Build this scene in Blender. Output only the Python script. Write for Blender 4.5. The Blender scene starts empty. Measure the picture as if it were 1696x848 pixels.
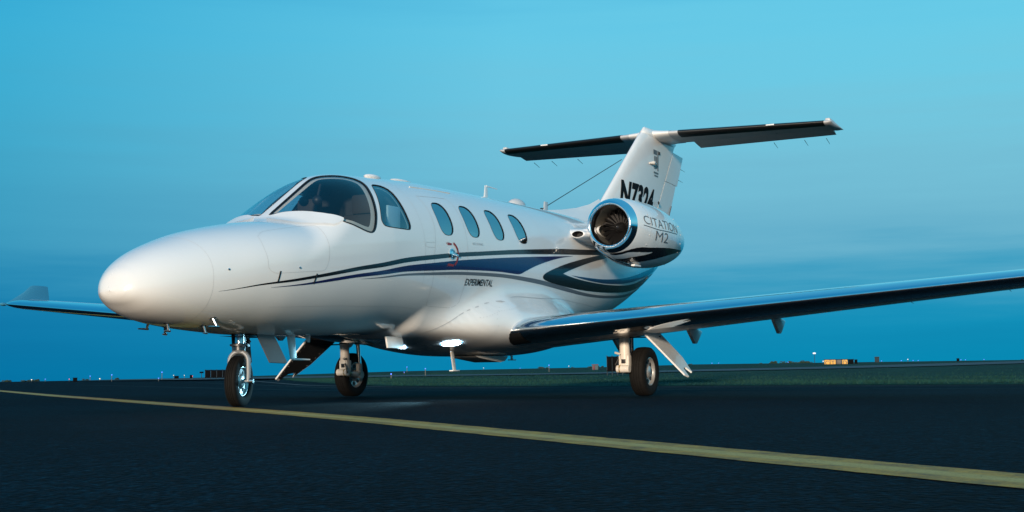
import bpy, bmesh, math, random
import numpy as np
from mathutils import Vector, Matrix
from mathutils.geometry import delaunay_2d_cdt
R = math.radians
random.seed(7); rng = np.random.default_rng(7)
scene = bpy.context.scene
col = scene.collection

# ------------------------------------------------------------------ camera
CAM = np.array([9.0333, 7.378, 0.268]); YAW, PITCH, ROLL, FPX = 3.61683, 0.09153, -0.01114, 2126.6
fw = np.array([math.cos(PITCH)*math.cos(YAW), math.cos(PITCH)*math.sin(YAW), math.sin(PITCH)])
rt = np.array([math.sin(YAW), -math.cos(YAW), 0.0]); up = np.cross(rt, fw)
cr, sr = math.cos(ROLL), math.sin(ROLL)
rt, up = cr*rt + sr*up, -sr*rt + cr*up
cd = bpy.data.cameras.new('camera'); cam = bpy.data.objects.new('camera', cd); col.objects.link(cam)
cd.sensor_width = 36.0; cd.lens = 36.0*FPX/1696.0; cd.clip_start = 0.05; cd.clip_end = 9000
cam.matrix_world = Matrix(((rt[0], up[0], -fw[0], CAM[0]), (rt[1], up[1], -fw[1], CAM[1]), (rt[2], up[2], -fw[2], CAM[2]), (0, 0, 0, 1)))
scene.camera = cam

# ------------------------------------------------------------------ sky, sun, exposure
SUN_AZ, SUN_EL = R(15), R(9)
def lin(r, g, b):
    f = lambda c: (c/255/12.92) if c/255 <= .04045 else ((c/255+.055)/1.055)**2.4
    return (f(r), f(g), f(b), 1)
world = bpy.data.worlds.new('World'); scene.world = world; world.use_nodes = True
nt = world.node_tree; nt.nodes.clear(); N = nt.nodes.new; L = nt.links.new
wout = N('ShaderNodeOutputWorld'); bg = N('ShaderNodeBackground'); L(bg.outputs[0], wout.inputs[0])
sky = N('ShaderNodeTexSky'); sky.sky_type = 'NISHITA'; sky.sun_disc = False
sky.sun_elevation = SUN_EL; sky.sun_rotation = math.pi/2 - SUN_AZ; sky.air_density = 1.4; sky.dust_density = 2.0; sky.ozone_density = 3.0
tc = N('ShaderNodeTexCoord'); sep = N('ShaderNodeSeparateXYZ'); L(tc.outputs['Generated'], sep.inputs[0])
# thin high haze streaks: stretched noise shifts the elevation that is looked up
mpn = N('ShaderNodeMapping'); mpn.inputs['Scale'].default_value = (1.6, 1.6, 22); L(tc.outputs['Generated'], mpn.inputs[0])
nz = N('ShaderNodeTexNoise'); nz.inputs['Scale'].default_value = 2.2; nz.inputs['Detail'].default_value = 5; nz.inputs['Roughness'].default_value = .55
L(mpn.outputs[0], nz.inputs['Vector'])
ma = N('ShaderNodeMath'); ma.operation = 'MULTIPLY_ADD'; L(nz.outputs['Fac'], ma.inputs[0]); ma.inputs[1].default_value = .075
mb = N('ShaderNodeMath'); mb.operation = 'ADD'; L(sep.outputs['Z'], mb.inputs[0]); mb.inputs[1].default_value = -.0375; L(mb.outputs[0], ma.inputs[2])
mr = N('ShaderNodeMapRange'); mr.inputs['From Min'].default_value = 0; mr.inputs['From Max'].default_value = 1.0; L(ma.outputs[0], mr.inputs['Value'])
ramp = N('ShaderNodeValToRGB'); L(mr.outputs[0], ramp.inputs[0])
stops = [(0.0, lin(0, 134, 178)), (.03, lin(0, 141, 185)), (.052, lin(10, 145, 188)), (.072, lin(66, 162, 198)), (.095, lin(104, 177, 206)), (.15, lin(116, 190, 215)),
         (.19, lin(114, 198, 224)), (.24, lin(106, 203, 232)), (.29, lin(100, 202, 234)), (.5, lin(66, 168, 212)), (1.0, lin(58, 148, 200))]
ramp.color_ramp.interpolation = 'B_SPLINE'; el = ramp.color_ramp.elements
while len(el) < len(stops): el.new(.5)
for e, (p, c) in zip(el, stops): e.position = p; e.color = c
# the dusk sky dims gently round the compass, away from the glow
dot = N('ShaderNodeVectorMath'); dot.operation = 'DOT_PRODUCT'; L(tc.outputs['Generated'], dot.inputs[0]); dot.inputs[1].default_value = (float(rt[0]), float(rt[1]), 0)
mr2 = N('ShaderNodeMapRange'); mr2.inputs['From Min'].default_value = -1; mr2.inputs['From Max'].default_value = 1
L(dot.outputs['Value'], mr2.inputs['Value'])
az = N('ShaderNodeValToRGB'); L(mr2.outputs[0], az.inputs[0]); e_ = az.color_ramp.elements
while len(e_) < 5: e_.new(.5)
for q_, (p_, c_) in zip(e_, [(0, (.18, .58, .70)), (.31, (.26, .70, .82)), (.5, (.92, .96, .97)), (.69, (1.0, 1.0, .98)), (1, (1.0, 1.0, .98))]): q_.position = p_; q_.color = (*c_, 1)
mul = N('ShaderNodeVectorMath'); mul.operation = 'MULTIPLY'; L(ramp.outputs[0], mul.inputs[0]); L(az.outputs[0], mul.inputs[1])
sc2 = N('ShaderNodeVectorMath'); sc2.operation = 'SCALE'; L(sky.outputs[0], sc2.inputs[0]); sc2.inputs['Scale'].default_value = .009
gr = N('ShaderNodeVectorMath'); gr.operation = 'MULTIPLY'; L(sc2.outputs[0], gr.inputs[0]); gr.inputs[1].default_value = (.30, .20, .15)
add = N('ShaderNodeVectorMath'); add.operation = 'ADD'; L(mul.outputs[0], add.inputs[0]); L(gr.outputs[0], add.inputs[1])
L(add.outputs[0], bg.inputs['Color']); bg.inputs['Strength'].default_value = 1.0

sl = bpy.data.lights.new('sun', 'SUN'); sl.energy = 4.4; sl.angle = R(4); sl.color = (1.0, .80, .60)
so = bpy.data.objects.new('sun', sl); col.objects.link(so)
so.rotation_euler = Vector((-math.cos(SUN_EL)*math.cos(SUN_AZ), -math.cos(SUN_EL)*math.sin(SUN_AZ), -math.sin(SUN_EL))).to_track_quat('-Z', 'Y').to_euler()
vs = scene.view_settings; vs.view_transform = 'Standard'; vs.look = 'None'; vs.exposure = 0; vs.gamma = 1; vs.use_curve_mapping = False

# ------------------------------------------------------------------ materials
def mat(name, color, rough=.5, metal=0.0, coat=0.0, var=0.0, vscale=3.0, bump=0.0, bscale=60.0, spec=.5, emit=None, estr=0.0, inner=None, rvar=0.0, aniso=None):
    m = bpy.data.materials.new(name); m.use_nodes = True
    t = m.node_tree; b = t.nodes['Principled BSDF']
    c = (*color[:3], 1)
    b.inputs['Base Color'].default_value = c; b.inputs['Roughness'].default_value = rough; b.inputs['Metallic'].default_value = metal
    b.inputs['Coat Weight'].default_value = coat; b.inputs['Coat Roughness'].default_value = .04; b.inputs['Specular IOR Level'].default_value = spec
    if emit: b.inputs['Emission Color'].default_value = (*emit[:3], 1); b.inputs['Emission Strength'].default_value = estr
    co = t.nodes.new('ShaderNodeTexCoord')
    if var or rvar:
        n = t.nodes.new('ShaderNodeTexNoise'); n.inputs['Scale'].default_value = vscale; n.inputs['Detail'].default_value = 8; n.inputs['Roughness'].default_value = .62
        t.links.new(co.outputs['Object'], n.inputs['Vector'])
        if var:
            r = t.nodes.new('ShaderNodeMapRange'); r.inputs['From Min'].default_value = .3; r.inputs['From Max'].default_value = .7
            r.inputs['To Min'].default_value = 1-var; r.inputs['To Max'].default_value = 1+var; t.links.new(n.outputs['Fac'], r.inputs['Value'])
            s = t.nodes.new('ShaderNodeVectorMath'); s.operation = 'SCALE'; s.inputs[0].default_value = c[:3]; t.links.new(r.outputs[0], s.inputs['Scale'])
            t.links.new(s.outputs[0], b.inputs['Base Color'])
        if rvar:
            r = t.nodes.new('ShaderNodeMapRange'); r.inputs['To Min'].default_value = max(0, rough-rvar); r.inputs['To Max'].default_value = rough+rvar
            t.links.new(n.outputs['Fac'], r.inputs['Value']); t.links.new(r.outputs[0], b.inputs['Roughness'])
    if inner is not None:      # a skin whose inside has its own lining colour
        g = t.nodes.new('ShaderNodeNewGeometry'); mx = t.nodes.new('ShaderNodeMix'); mx.data_type = 'RGBA'
        src = b.inputs['Base Color'].links[0].from_socket if b.inputs['Base Color'].links else None
        if src: t.links.new(src, mx.inputs[6])
        else: mx.inputs[6].default_value = c
        mx.inputs[7].default_value = (*inner, 1); t.links.new(g.outputs['Backfacing'], mx.inputs[0]); t.links.new(mx.outputs[2], b.inputs['Base Color'])
    if bump:
        n = t.nodes.new('ShaderNodeTexNoise'); n.inputs['Scale'].default_value = bscale; n.inputs['Detail'].default_value = 6
        t.links.new(co.outputs['Object'], n.inputs['Vector'])
        bp = t.nodes.new('ShaderNodeBump'); bp.inputs['Strength'].default_value = bump; bp.inputs['Distance'].default_value = .01
        t.links.new(n.outputs['Fac'], bp.inputs['Height']); t.links.new(bp.outputs[0], b.inputs['Normal'])
    return m
def glass(name, tint, ior=1.5, extra=0.0):
    m = bpy.data.materials.new(name); m.use_nodes = True; t = m.node_tree; t.nodes.clear()
    o = t.nodes.new('ShaderNodeOutputMaterial'); mx = t.nodes.new('ShaderNodeMixShader'); tr = t.nodes.new('ShaderNodeBsdfTransparent'); gl = t.nodes.new('ShaderNodeBsdfGlossy')
    fr = t.nodes.new('ShaderNodeFresnel'); gm = t.nodes.new('ShaderNodeNewGeometry'); mr_ = t.nodes.new('ShaderNodeMapRange')      # a thin pane: same reflectance from both sides
    mr_.inputs['To Min'].default_value = ior; mr_.inputs['To Max'].default_value = 1/ior; t.links.new(gm.outputs['Backfacing'], mr_.inputs['Value']); t.links.new(mr_.outputs[0], fr.inputs['IOR'])
    tr.inputs['Color'].default_value = (*tint, 1); gl.inputs['Roughness'].default_value = .015; gl.inputs['Color'].default_value = (1, 1, 1, 1)
    ad = t.nodes.new('ShaderNodeMath'); ad.operation = 'ADD'; ad.use_clamp = True; ad.inputs[1].default_value = extra
    t.links.new(fr.outputs[0], ad.inputs[0]); t.links.new(ad.outputs[0], mx.inputs[0]); t.links.new(tr.outputs[0], mx.inputs[1]); t.links.new(gl.outputs[0], mx.inputs[2]); t.links.new(mx.outputs[0], o.inputs[0])
    return m
M = {}
M['white'] = mat('white_paint', (.80, .80, .785), .26, coat=.75, var=.012, vscale=.9, rvar=.06, inner=(.030, .028, .028))
M['white2'] = mat('white_paint_plain', (.78, .78, .77), .32, coat=.3, var=.03, vscale=4, rvar=.08)
M['greypaint'] = mat('light_grey_paint', (.52, .53, .54), .4, var=.06, vscale=5)
M['black'] = mat('black_paint', (.008, .009, .012), .25, coat=.4)
M['letterblack'] = mat('matt_black_lettering', (.006, .007, .009), .7, spec=.1)
M['navy'] = mat('navy_paint', (.010, .016, .085), .25, coat=.4)
M['slate'] = mat('slate_grey_paint', (.13, .15, .175), .3, coat=.3)
M['seam'] = mat('panel_gap', (.50, .50, .50), .5)
M['rubberseal'] = mat('rubber_seal', (.012, .012, .014), .5)
M['beige'] = mat('beige_trim', (.80, .66, .52), .6)
M['boot'] = mat('deicing_boot_rubber', (.010, .011, .012), .42, var=.1)
M['chrome'] = mat('polished_aluminium', (.86, .87, .88), .10, metal=1.0, rvar=.05, vscale=14)
M['steel'] = mat('bright_steel', (.62, .63, .64), .25, metal=1.0, rvar=.1, vscale=20)
M['darksteel'] = mat('dark_fan_metal', (.10, .10, .105), .38, metal=.9, rvar=.1, vscale=30)
M['gearpaint'] = mat('gear_leg_enamel', (.74, .69, .62), .38, var=.05, vscale=12)
M['tyre'] = mat('tyre_rubber', (.0075, .0072, .007), .78, var=.25, vscale=18, bump=.15, bscale=120, spec=.2)
M['rim'] = mat('wheel_alloy', (.58, .58, .57), .35, metal=.6, var=.06, vscale=20)
M['hose'] = mat('hydraulic_hose', (.012, .012, .013), .5)
M['brass'] = mat('cadmium_clamp', (.55, .36, .08), .4, metal=.5)
M['darkbay'] = mat('primed_inner_skin', (.026, .028, .031), .6, var=.15, vscale=10)
M['leather'] = mat('tan_leather', (.035, .028, .022), .55, var=.1, vscale=8)
M['brownseat'] = mat('brown_leather', (.20, .085, .04), .5, var=.1, vscale=8)
M['panel'] = mat('instrument_black', (.012, .012, .014), .5)
M['curtain'] = mat('white_curtain', (.78, .76, .74), .8)
M['liner'] = mat('sky_blue_liner', (.03, .30, .46), .7)  # sky blue of the window panes put into the liner colour
M['red'] = mat('red_marking', (.30, .02, .02), .5)
M['pale'] = mat('pale_marking', (.50, .51, .52), .5)
M['lettergrey'] = mat('grey_lettering', (.10, .11, .125), .4)
M['glass'] = glass('windscreen_glass', (.72, .78, .82), 1.5, .0)
M['tinted'] = glass('tinted_window_glass', (.25, .42, .50), 1.75, .30)
M['sideglass'] = glass('side_window_glass', (.55, .74, .82), 1.6, .14)
M['forkgrey'] = mat('fork_grey', (.34, .36, .38), .32, metal=.5)
M['wire'] = mat('antenna_wire', (.02, .02, .02), .5)
M['lens'] = mat('lit_landing_lens', (.9, .95, 1), .1, emit=(.62, .86, 1.0), estr=30)
M['rimglow'] = mat('lens_rim_glow', (.6, .75, .9), .2, metal=.8, emit=(.10, .50, 1.0), estr=1.6)  # blue halo of the landing light put in as emission
M['winglet'] = mat('blue_winglet_paint', (.055, .26, .39), .45, coat=.1)  # blue of the reflected sky put into the winglet's base colour

# ------------------------------------------------------------------ mesh helpers
def mk(name, verts, faces, m, parent=None, smooth=True, normals=None, kind=None, label=None, autosmooth=None):
    me = bpy.data.meshes.new(name); me.from_pydata([tuple(map(float, v)) for v in verts], [], [tuple(int(i) for i in f) for f in faces]); me.update()
    if m: me.materials.append(m)
    if smooth:
        me.polygons.foreach_set('use_smooth', [True]*len(me.polygons))
        if autosmooth is not None: me.set_sharp_from_angle(angle=autosmooth)
    if normals is not None:
        nn = np.asarray(normals, float); me.normals_split_custom_set_from_vertices([tuple(n) for n in nn])
    o = bpy.data.objects.new(name, me); col.objects.link(o)
    if parent is not None: o.parent = parent
    if kind: o['kind'] = kind
    if label: o['label'] = label
    return o
def unit(v):
    v = np.asarray(v, float); return v/(np.linalg.norm(v)+1e-12)
def frame(d):
    d = unit(d); a = np.array([0, 0, 1.]) if abs(d[2]) < .9 else np.array([1., 0, 0])
    u = unit(np.cross(a, d)); return u, np.cross(d, u), d
class MB:
    def __init__(s): s.v = []; s.f = []
    def add(s, v, f):
        k = len(s.v); s.v += [tuple(p) for p in v]; s.f += [tuple(i+k for i in q) for q in f]; return s
    def tube(s, pts, rad, seg=12, caps=True):
        pts = [np.asarray(p, float) for p in pts]; rad = [rad]*len(pts) if np.isscalar(rad) else rad
        v = []; n = len(pts); u0 = None
        for i, p in enumerate(pts):
            d = pts[min(i+1, n-1)] - pts[max(i-1, 0)]
            if u0 is None: u, w, d = frame(d)
            else:
                d = unit(d); u = unit(u0 - d*np.dot(u0, d)); w = np.cross(d, u)
            u0 = u
            for k in range(seg):
                a = 2*math.pi*k/seg; v.append(p + rad[i]*(math.cos(a)*u + math.sin(a)*w))
        f = [(i*seg+k, i*seg+(k+1) % seg, (i+1)*seg+(k+1) % seg, (i+1)*seg+k) for i in range(n-1) for k in range(seg)]
        if caps: f += [tuple(reversed(range(seg))), tuple(range((n-1)*seg, n*seg))]
        return s.add(v, f)
    def lathe(s, prof, org, axis, seg=40):
        u, w, d = frame(axis); org = np.asarray(org, float); v = []
        for t, r in prof:
            for k in range(seg):
                a = 2*math.pi*k/seg; v.append(org + d*t + r*(math.cos(a)*u + math.sin(a)*w))
        n = len(prof)
        return s.add(v, [(i*seg+k, i*seg+(k+1) % seg, (i+1)*seg+(k+1) % seg, (i+1)*seg+k) for i in range(n-1) for k in range(seg)])
    def box(s, c, size, ax=None, bev=.12):
        """chamfered box; ax = three axis vectors"""
        c = np.asarray(c, float); h = np.asarray(size, float)/2; b = min(h)*bev*2
        ax = np.eye(3) if ax is None else np.asarray(ax, float)
        bm = bmesh.new(); bmesh.ops.create_cube(bm, size=2)
        for v in bm.verts: v.co = Vector((v.co.x*h[0], v.co.y*h[1], v.co.z*h[2]))
        if bev: bmesh.ops.bevel(bm, geom=bm.edges[:], offset=b, segments=2, profile=.6, affect='EDGES')
        bm.verts.index_update()
        v = [c + ax[0]*q.co.x + ax[1]*q.co.y + ax[2]*q.co.z for q in bm.verts]; f = [[q.index for q in fc.verts] for fc in bm.faces]; bm.free()
        return s.add(v, f)
    def slab(s, pts, th):
        """closed outline extruded by vector th (centred)"""
        th = np.asarray(th, float); n = len(pts); v = [np.asarray(p, float)-th/2 for p in pts] + [np.asarray(p, float)+th/2 for p in pts]
        f = [tuple(reversed(range(n))), tuple(range(n, 2*n))] + [(i, (i+1) % n, n+(i+1) % n, n+i) for i in range(n)]
        return s.add(v, f)
    def ball(s, c, r, seg=12, ax=(1, 1, 1)):
        v = []; f = []; rows = seg//2
        for i in range(rows+1):
            for k in range(seg):
                a = math.pi*i/rows; b = 2*math.pi*k/seg
                v.append((c[0]+r*ax[0]*math.sin(a)*math.cos(b), c[1]+r*ax[1]*math.sin(a)*math.sin(b), c[2]+r*ax[2]*math.cos(a)))
        f = [(i*seg+k, (i+1)*seg+k, (i+1)*seg+(k+1) % seg, i*seg+(k+1) % seg) for i in range(rows) for k in range(seg)]
        return s.add(v, f)
    def mirror(s, sg):
        if sg < 0:
            s.v = [(a, -b, c) for a, b, c in s.v]; s.f = [tuple(reversed(q)) for q in s.f]
        return s
    def build(s, name, m, parent=None, smooth=True, ang=35, **k):
        o = mk(name, s.v, s.f, m, parent, smooth, autosmooth=R(ang) if smooth else None, **k)
        bm = bmesh.new(); bm.from_mesh(o.data); bmesh.ops.recalc_face_normals(bm, faces=bm.faces); bm.to_mesh(o.data); bm.free()
        if smooth: o.data.set_sharp_from_angle(angle=R(ang))
        return o
def empty(name, loc, label=None, cat=None, group=None, parent=None):
    o = bpy.data.objects.new(name, None); col.objects.link(o); o.location = loc; o.empty_display_size = .2
    if parent is not None: o.parent = parent
    return tag(o, label, cat, group)
def tag(o, label=None, cat=None, group=None, kind=None):
    if label: o['label'] = label
    if cat: o['category'] = cat
    if group: o['group'] = group
    if kind: o['kind'] = kind
    return o

# ------------------------------------------------------------------ fuselage as an implicit body
def hermite(xs, ys, x):
    """monotone (pchip) interpolation; xs ascending"""
    xs=np.asarray(xs,float); ys=np.asarray(ys,float); x=np.clip(np.asarray(x,float),xs[0],xs[-1])
    h=np.diff(xs); d=np.diff(ys)/h; m=np.zeros(len(xs))
    m[0]=d[0]; m[-1]=d[-1]
    for i in range(1,len(xs)-1):
        if d[i-1]*d[i]>0:
            w1=2*h[i]+h[i-1]; w2=h[i]+2*h[i-1]; m[i]=(w1+w2)/(w1/d[i-1]+w2/d[i])
    i=np.clip(np.searchsorted(xs,x,side='right')-1,0,len(h)-1)
    t=(x-xs[i])/h[i]; t2=t*t; t3=t2*t
    return (2*t3-3*t2+1)*ys[i]+(t3-2*t2+t)*h[i]*m[i]+(-2*t3+3*t2)*ys[i+1]+(t3-t2)*h[i]*m[i+1]
# stations: x, top, bottom, widest z, half width
ST=np.array([
 (-10.62,2.20,2.08,2.14,.03),
 (-10.45,2.26,2.02,2.15,.10),
 (-10.0,2.32,1.83,2.10,.21),
 (-9.5,2.35,1.65,2.02,.32),
 (-9.0,2.375,1.48,1.94,.43),
 (-8.5,2.39,1.32,1.86,.53),
 (-8.0,2.395,1.17,1.78,.62),
 (-7.5,2.40,1.035,1.71,.69),
 (-7.0,2.40,.925,1.66,.745),
 (-6.3,2.40,.82,1.61,.79),
 (-5.5,2.395,.76,1.58,.815),
 (-4.5,2.38,.73,1.57,.82),
 (-3.4,2.36,.70,1.55,.82),
 (-2.6,2.34,.69,1.52,.82),
 (-2.0,2.30,.68,1.48,.82),
 (-1.5,2.24,.67,1.44,.815),
 (-1.1,2.06,.655,1.39,.805),
 (-.7,1.79,.645,1.35,.785),
 (-.3,1.695,.635,1.30,.755),
 (.1,1.63,.64,1.24,.71),
 (.45,1.56,.655,1.18,.64),
 (.75,1.485,.675,1.11,.56),
 (1.0,1.40,.70,1.06,.48),
 (1.2,1.32,.735,1.02,.40),
 (1.35,1.24,.78,.99,.32),
 (1.46,1.16,.835,.97,.235),
 (1.525,1.085,.875,.96,.16),
 (1.555,1.0,.91,.95,.10),
 (1.57,.9515,.9485,.95,.002)])
XN,XT=1.57,-10.62
def smin(a,b,k):
    h=np.clip(.5+.5*(b-a)/k,0,1); return b*(1-h)+a*h-k*h*(1-h)
def smax(a,b,k): return -smin(-a,-b,k)
def ell(y,z,w,zc,zt,zb,nu=2.1,nl=2.3):
    up=z>=zc
    h=np.where(up,zt-zc,zc-zb); n=np.where(up,nu,nl)
    q=(np.abs(y/w)**n+np.abs((z-zc)/h)**n)**(1/n)
    return (q-1)*np.minimum(w,(zt-zb)/2)
def body(x,y,z):
    x,y,z=np.broadcast_arrays(np.asarray(x,float),np.asarray(y,float),np.asarray(z,float))
    S=[hermite(ST[:,0],ST[:,i],x) for i in range(1,5)]
    d=ell(y,z,S[3],S[2],S[0],S[1])
    # canopy: cabin section cut by a curved, raked windscreen
    zt=hermite([-3.4,-2.6,-2.0,-1.5,-1.0,-.5,.5],[2.36,2.34,2.315,2.275,2.205,2.12,2.05],x)
    w=hermite([-3.4,-2.0,-1.0,0,.6],[.82,.82,.803,.73,.66],x)
    cab=ell(y,z,S[3],S[2],zt,S[1])+.04*np.clip((S[2]+.12-z)/.22,0,1)
    zw=1.60+.66*(-.12-x-.5*np.abs(y)**2.0/.72)
    ws=(z-zw)*.80
    can=smax(cab,ws,.08)
    can=np.where(x<-2.3,9.,can+np.clip((-1.3-x)*.05,0,9))
    d=smin(d,can,.035)
    # wing / belly fairing
    fw=hermite([-6.6,-6.0,-5.2,-4.4,-3.6,-3.1,-2.6,-2.1,-1.7],[.15,.55,.95,1.06,1.04,.94,.72,.50,.30],x)
    fb=hermite([-6.6,-6.0,-5.2,-4.5,-3.9,-3.4,-2.9,-2.4,-1.9,-1.7],[.82,.70,.565,.475,.475,.51,.575,.635,.675,.69],x)
    ft=hermite([-6.6,-5.6,-4.4,-3.6,-3.0,-2.3,-1.7],[.95,1.15,1.32,1.30,1.18,1.0,.85],x)
    f=ell(y,z,fw,.80,np.maximum(ft,.85),np.minimum(fb,.78),2.0,2.6)
    f=f+.35*np.clip((x+2.15)/.45,0,1)**2+.35*np.clip((-5.9-x)/.7,0,1)**2
    f=np.where((x<-6.6)|(x>-1.7),9.,f)
    return smin(d,f,.13)
def zcen(x): return hermite(ST[:,0],ST[:,3],x)
def radial(x,phi,it=44):
    """surface point on the ray at angle phi (0 = straight up, pi = down) in section x"""
    zc=zcen(x); s,c=np.sin(phi),np.cos(phi)
    lo=np.zeros(np.broadcast(x,phi).shape); hi=lo+1.6
    for _ in range(it):
        m=(lo+hi)/2; ins=body(x,m*s,zc+m*c)<0
        lo=np.where(ins,m,lo); hi=np.where(ins,hi,m)
    r=(lo+hi)/2
    return np.stack(np.broadcast_arrays(x,r*s,zc+r*c),-1)
def side_y(x,z,it=44):
    lo=np.zeros(np.broadcast(x,z).shape); hi=lo+1.5
    for _ in range(it):
        m=(lo+hi)/2; ins=body(x,m,z)<0
        lo=np.where(ins,m,lo); hi=np.where(ins,hi,m)
    return (lo+hi)/2
def normal(p,e=2e-3):
    x,y,z=p[...,0],p[...,1],p[...,2]
    g=np.stack([body(x+e,y,z)-body(x-e,y,z),body(x,y+e,z)-body(x,y-e,z),body(x,y,z+e)-body(x,y,z-e)],-1)
    return g/(np.linalg.norm(g,axis=-1,keepdims=True)+1e-12)

jet = empty('business_jet', (0, 0, 0), 'white twin engine business jet with black, navy and grey stripes parked on dark asphalt', 'airplane')

def in_poly(p, poly):
    x, y = p[:, 0], p[:, 1]; c = np.zeros(len(p), bool); q = np.asarray(poly); j = len(q)-1
    for i in range(len(q)):
        with np.errstate(divide='ignore', invalid='ignore'):
            t = (q[i, 1] > y) != (q[j, 1] > y); xx = (q[j, 0]-q[i, 0])*(y-q[i, 1])/(q[j, 1]-q[i, 1]+1e-15)+q[i, 0]
        c ^= t & (x < xx); j = i
    return c
def densify(poly, step):
    out = []
    for a, b in zip(poly, poly[1:]+poly[:1]):
        a = np.array(a); b = np.array(b); n = max(1, int(np.ceil(np.linalg.norm(b-a)/step)))
        out += [tuple(a+(b-a)*k/n) for k in range(n)]
    return out
def chaikin(poly, it=2):
    for _ in range(it):
        q = []
        for a, b in zip(poly, poly[1:]+poly[:1]):
            a = np.array(a); b = np.array(b); q += [tuple(.75*a+.25*b), tuple(.25*a+.75*b)]
        poly = q
    return poly
KS = .8/57.2958          # degrees of section angle -> metres of girth
def F2(pts): return [(x, f*KS) for x, f in pts]
def surf(uv, off=0.0, sg=1):
    """(x, girth) -> point and normal on the fuselage skin"""
    uv = np.asarray(uv, float); ph = uv[:, 1]/KS/57.2958
    p = radial(uv[:, 0], ph); n = normal(p); p = p + n*off
    if sg < 0: p = p*[1, -1, 1]; n = n*[1, -1, 1]
    return p, n
def tri2d(poly, step):
    poly = densify(poly, step); q = np.array(poly); lo, hi = q.min(0), q.max(0)
    gx = np.arange(lo[0]+step/2, hi[0], step); gy = np.arange(lo[1]+step/2, hi[1], step)
    G = np.array([(a, b) for a in gx for b in gy]).reshape(-1, 2)
    if len(G):
        G = G[in_poly(G, poly)]
        if len(G): G = G[np.array([np.min(np.hypot(q[:, 0]-g[0], q[:, 1]-g[1])) > step*.45 for g in G])]
    n = len(poly); vs_ = [Vector(p) for p in poly] + [Vector(g) for g in G]
    v, _, f, *_r = delaunay_2d_cdt(vs_, [(i, (i+1) % n) for i in range(n)], [], 1, 1e-7)
    v = np.array([tuple(a) for a in v]); f = [t for t in f]
    cen = np.array([v[list(t)].mean(0) for t in f]); keep = in_poly(cen, poly)
    return v, [t for t, k in zip(f, keep) if k]
def orient(p, n, f):
    out = []
    for t in f:
        a, b, c = p[t[0]], p[t[1]], p[t[2]]
        out.append(t if np.dot(np.cross(b-a, c-a), n[t[0]]) > 0 else tuple(reversed(t)))
    return out
def decal(name, poly, m, parent, off=.0025, step=.04, sg=1, mapf=surf, kind=None, label=None):
    v, f = tri2d(poly, step); p, n = mapf(v, off, sg)
    return mk(name, p, orient(p, n, f), m, parent, normals=n, label=label)
def band(name, upper, lower, m, parent, off=.0025, sg=1, n=110, k=5, mapf=surf):
    """stripe between two curves given as (x, angle) lists"""
    U = np.array(sorted(upper)); Lw = np.array(sorted(lower)); x = np.linspace(max(U[0, 0], Lw[0, 0]), min(U[-1, 0], Lw[-1, 0]), n)
    a = hermite(U[:, 0], U[:, 1], x)*KS; b = hermite(Lw[:, 0], Lw[:, 1], x)*KS
    uv = np.array([(x[i], a[i]+(b[i]-a[i])*j/k) for i in range(n) for j in range(k+1)])
    p, nn = mapf(uv, off, sg); w = k+1
    f = [(i*w+j, (i+1)*w+j, (i+1)*w+j+1, i*w+j+1) for i in range(n-1) for j in range(k)]
    return mk(name, p, orient(p, nn, f), m, parent, normals=nn)
def seam(name, pts, m, parent, wid=.004, off=.0012, sg=1, smooth=True, closed=False, mapf=surf):
    P = np.array(F2(pts)); 
    if closed: P = np.vstack([P, P[:1]])
    s = np.r_[0, np.cumsum(np.hypot(*np.diff(P, axis=0).T))]; n = max(6, int(s[-1]/.04))
    t = np.linspace(0, s[-1], n)
    C = np.stack([(hermite if smooth else np.interp)(*((s, P[:, i], t) if smooth else (t, s, P[:, i]))) for i in (0, 1)], 1)
    T = np.gradient(C, axis=0); T /= np.linalg.norm(T, axis=1, keepdims=True)+1e-12; Nn = np.stack([-T[:, 1], T[:, 0]], 1)*wid/2
    uv = np.empty((2*n, 2)); uv[0::2] = C+Nn; uv[1::2] = C-Nn
    p, nn = mapf(uv, off, sg); f = [(2*i, 2*i+1, 2*i+3, 2*i+2) for i in range(n-1)]
    return mk(name, p, orient(p, nn, f), m, parent, normals=nn)

# window outlines in (x, section angle in degrees), left side
WS = [(-.352, 6.5), (-.50, 5.4), (-.65, 4.6), (-.89, 3.7), (-1.02, 3.4), (-1.075, 5.5), (-1.15, 12), (-1.25, 19), (-1.31, 26), (-1.30, 33), (-1.24, 41.7), (-1.169, 52.2), (-1.11, 61.2), (-1.035, 69.5), (-.99, 72.8), (-.941, 73.8),
      (-.869, 72.6), (-.722, 68.4), (-.60, 64.5), (-.54, 57), (-.475, 46), (-.42, 32), (-.375, 17), (-.35, 9)]
SW = [(-1.43, 33.4), (-1.50, 33.4), (-1.59, 34.9), (-1.635, 40), (-1.622, 51.5), (-1.618, 62.1), (-1.628, 70), (-1.605, 73), (-1.57, 73.5), (-1.387, 72.3), (-1.19, 70.2), (-1.16, 68.2), (-1.157, 65), (-1.228, 55.3), (-1.301, 45.4), (-1.38, 36.4)]
def cabin_win(xc, fc=63.4, a=.142, b=13.3, n=36):
    return [(xc + a*np.sign(c)*abs(c)**.72, fc + b*np.sign(s)*abs(s)**.72) for c, s in ((math.cos(2*math.pi*k/n), math.sin(2*math.pi*k/n)) for k in range(n))]
CW = [-2.325, -2.895, -3.467, -4.04]
def grow(poly, d):
    """offset a closed outline (metric space) outwards by d"""
    q = np.array(poly); t = np.roll(q, -1, 0)-np.roll(q, 1, 0); t /= np.linalg.norm(t, axis=1, keepdims=True)+1e-12
    ar = np.sum(q[:, 0]*np.roll(q[:, 1], -1)-np.roll(q[:, 0], -1)*q[:, 1]); nn = np.stack([t[:, 1], -t[:, 0]], 1)*(1 if ar > 0 else -1)
    return [tuple(p) for p in q+nn*d]
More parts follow.
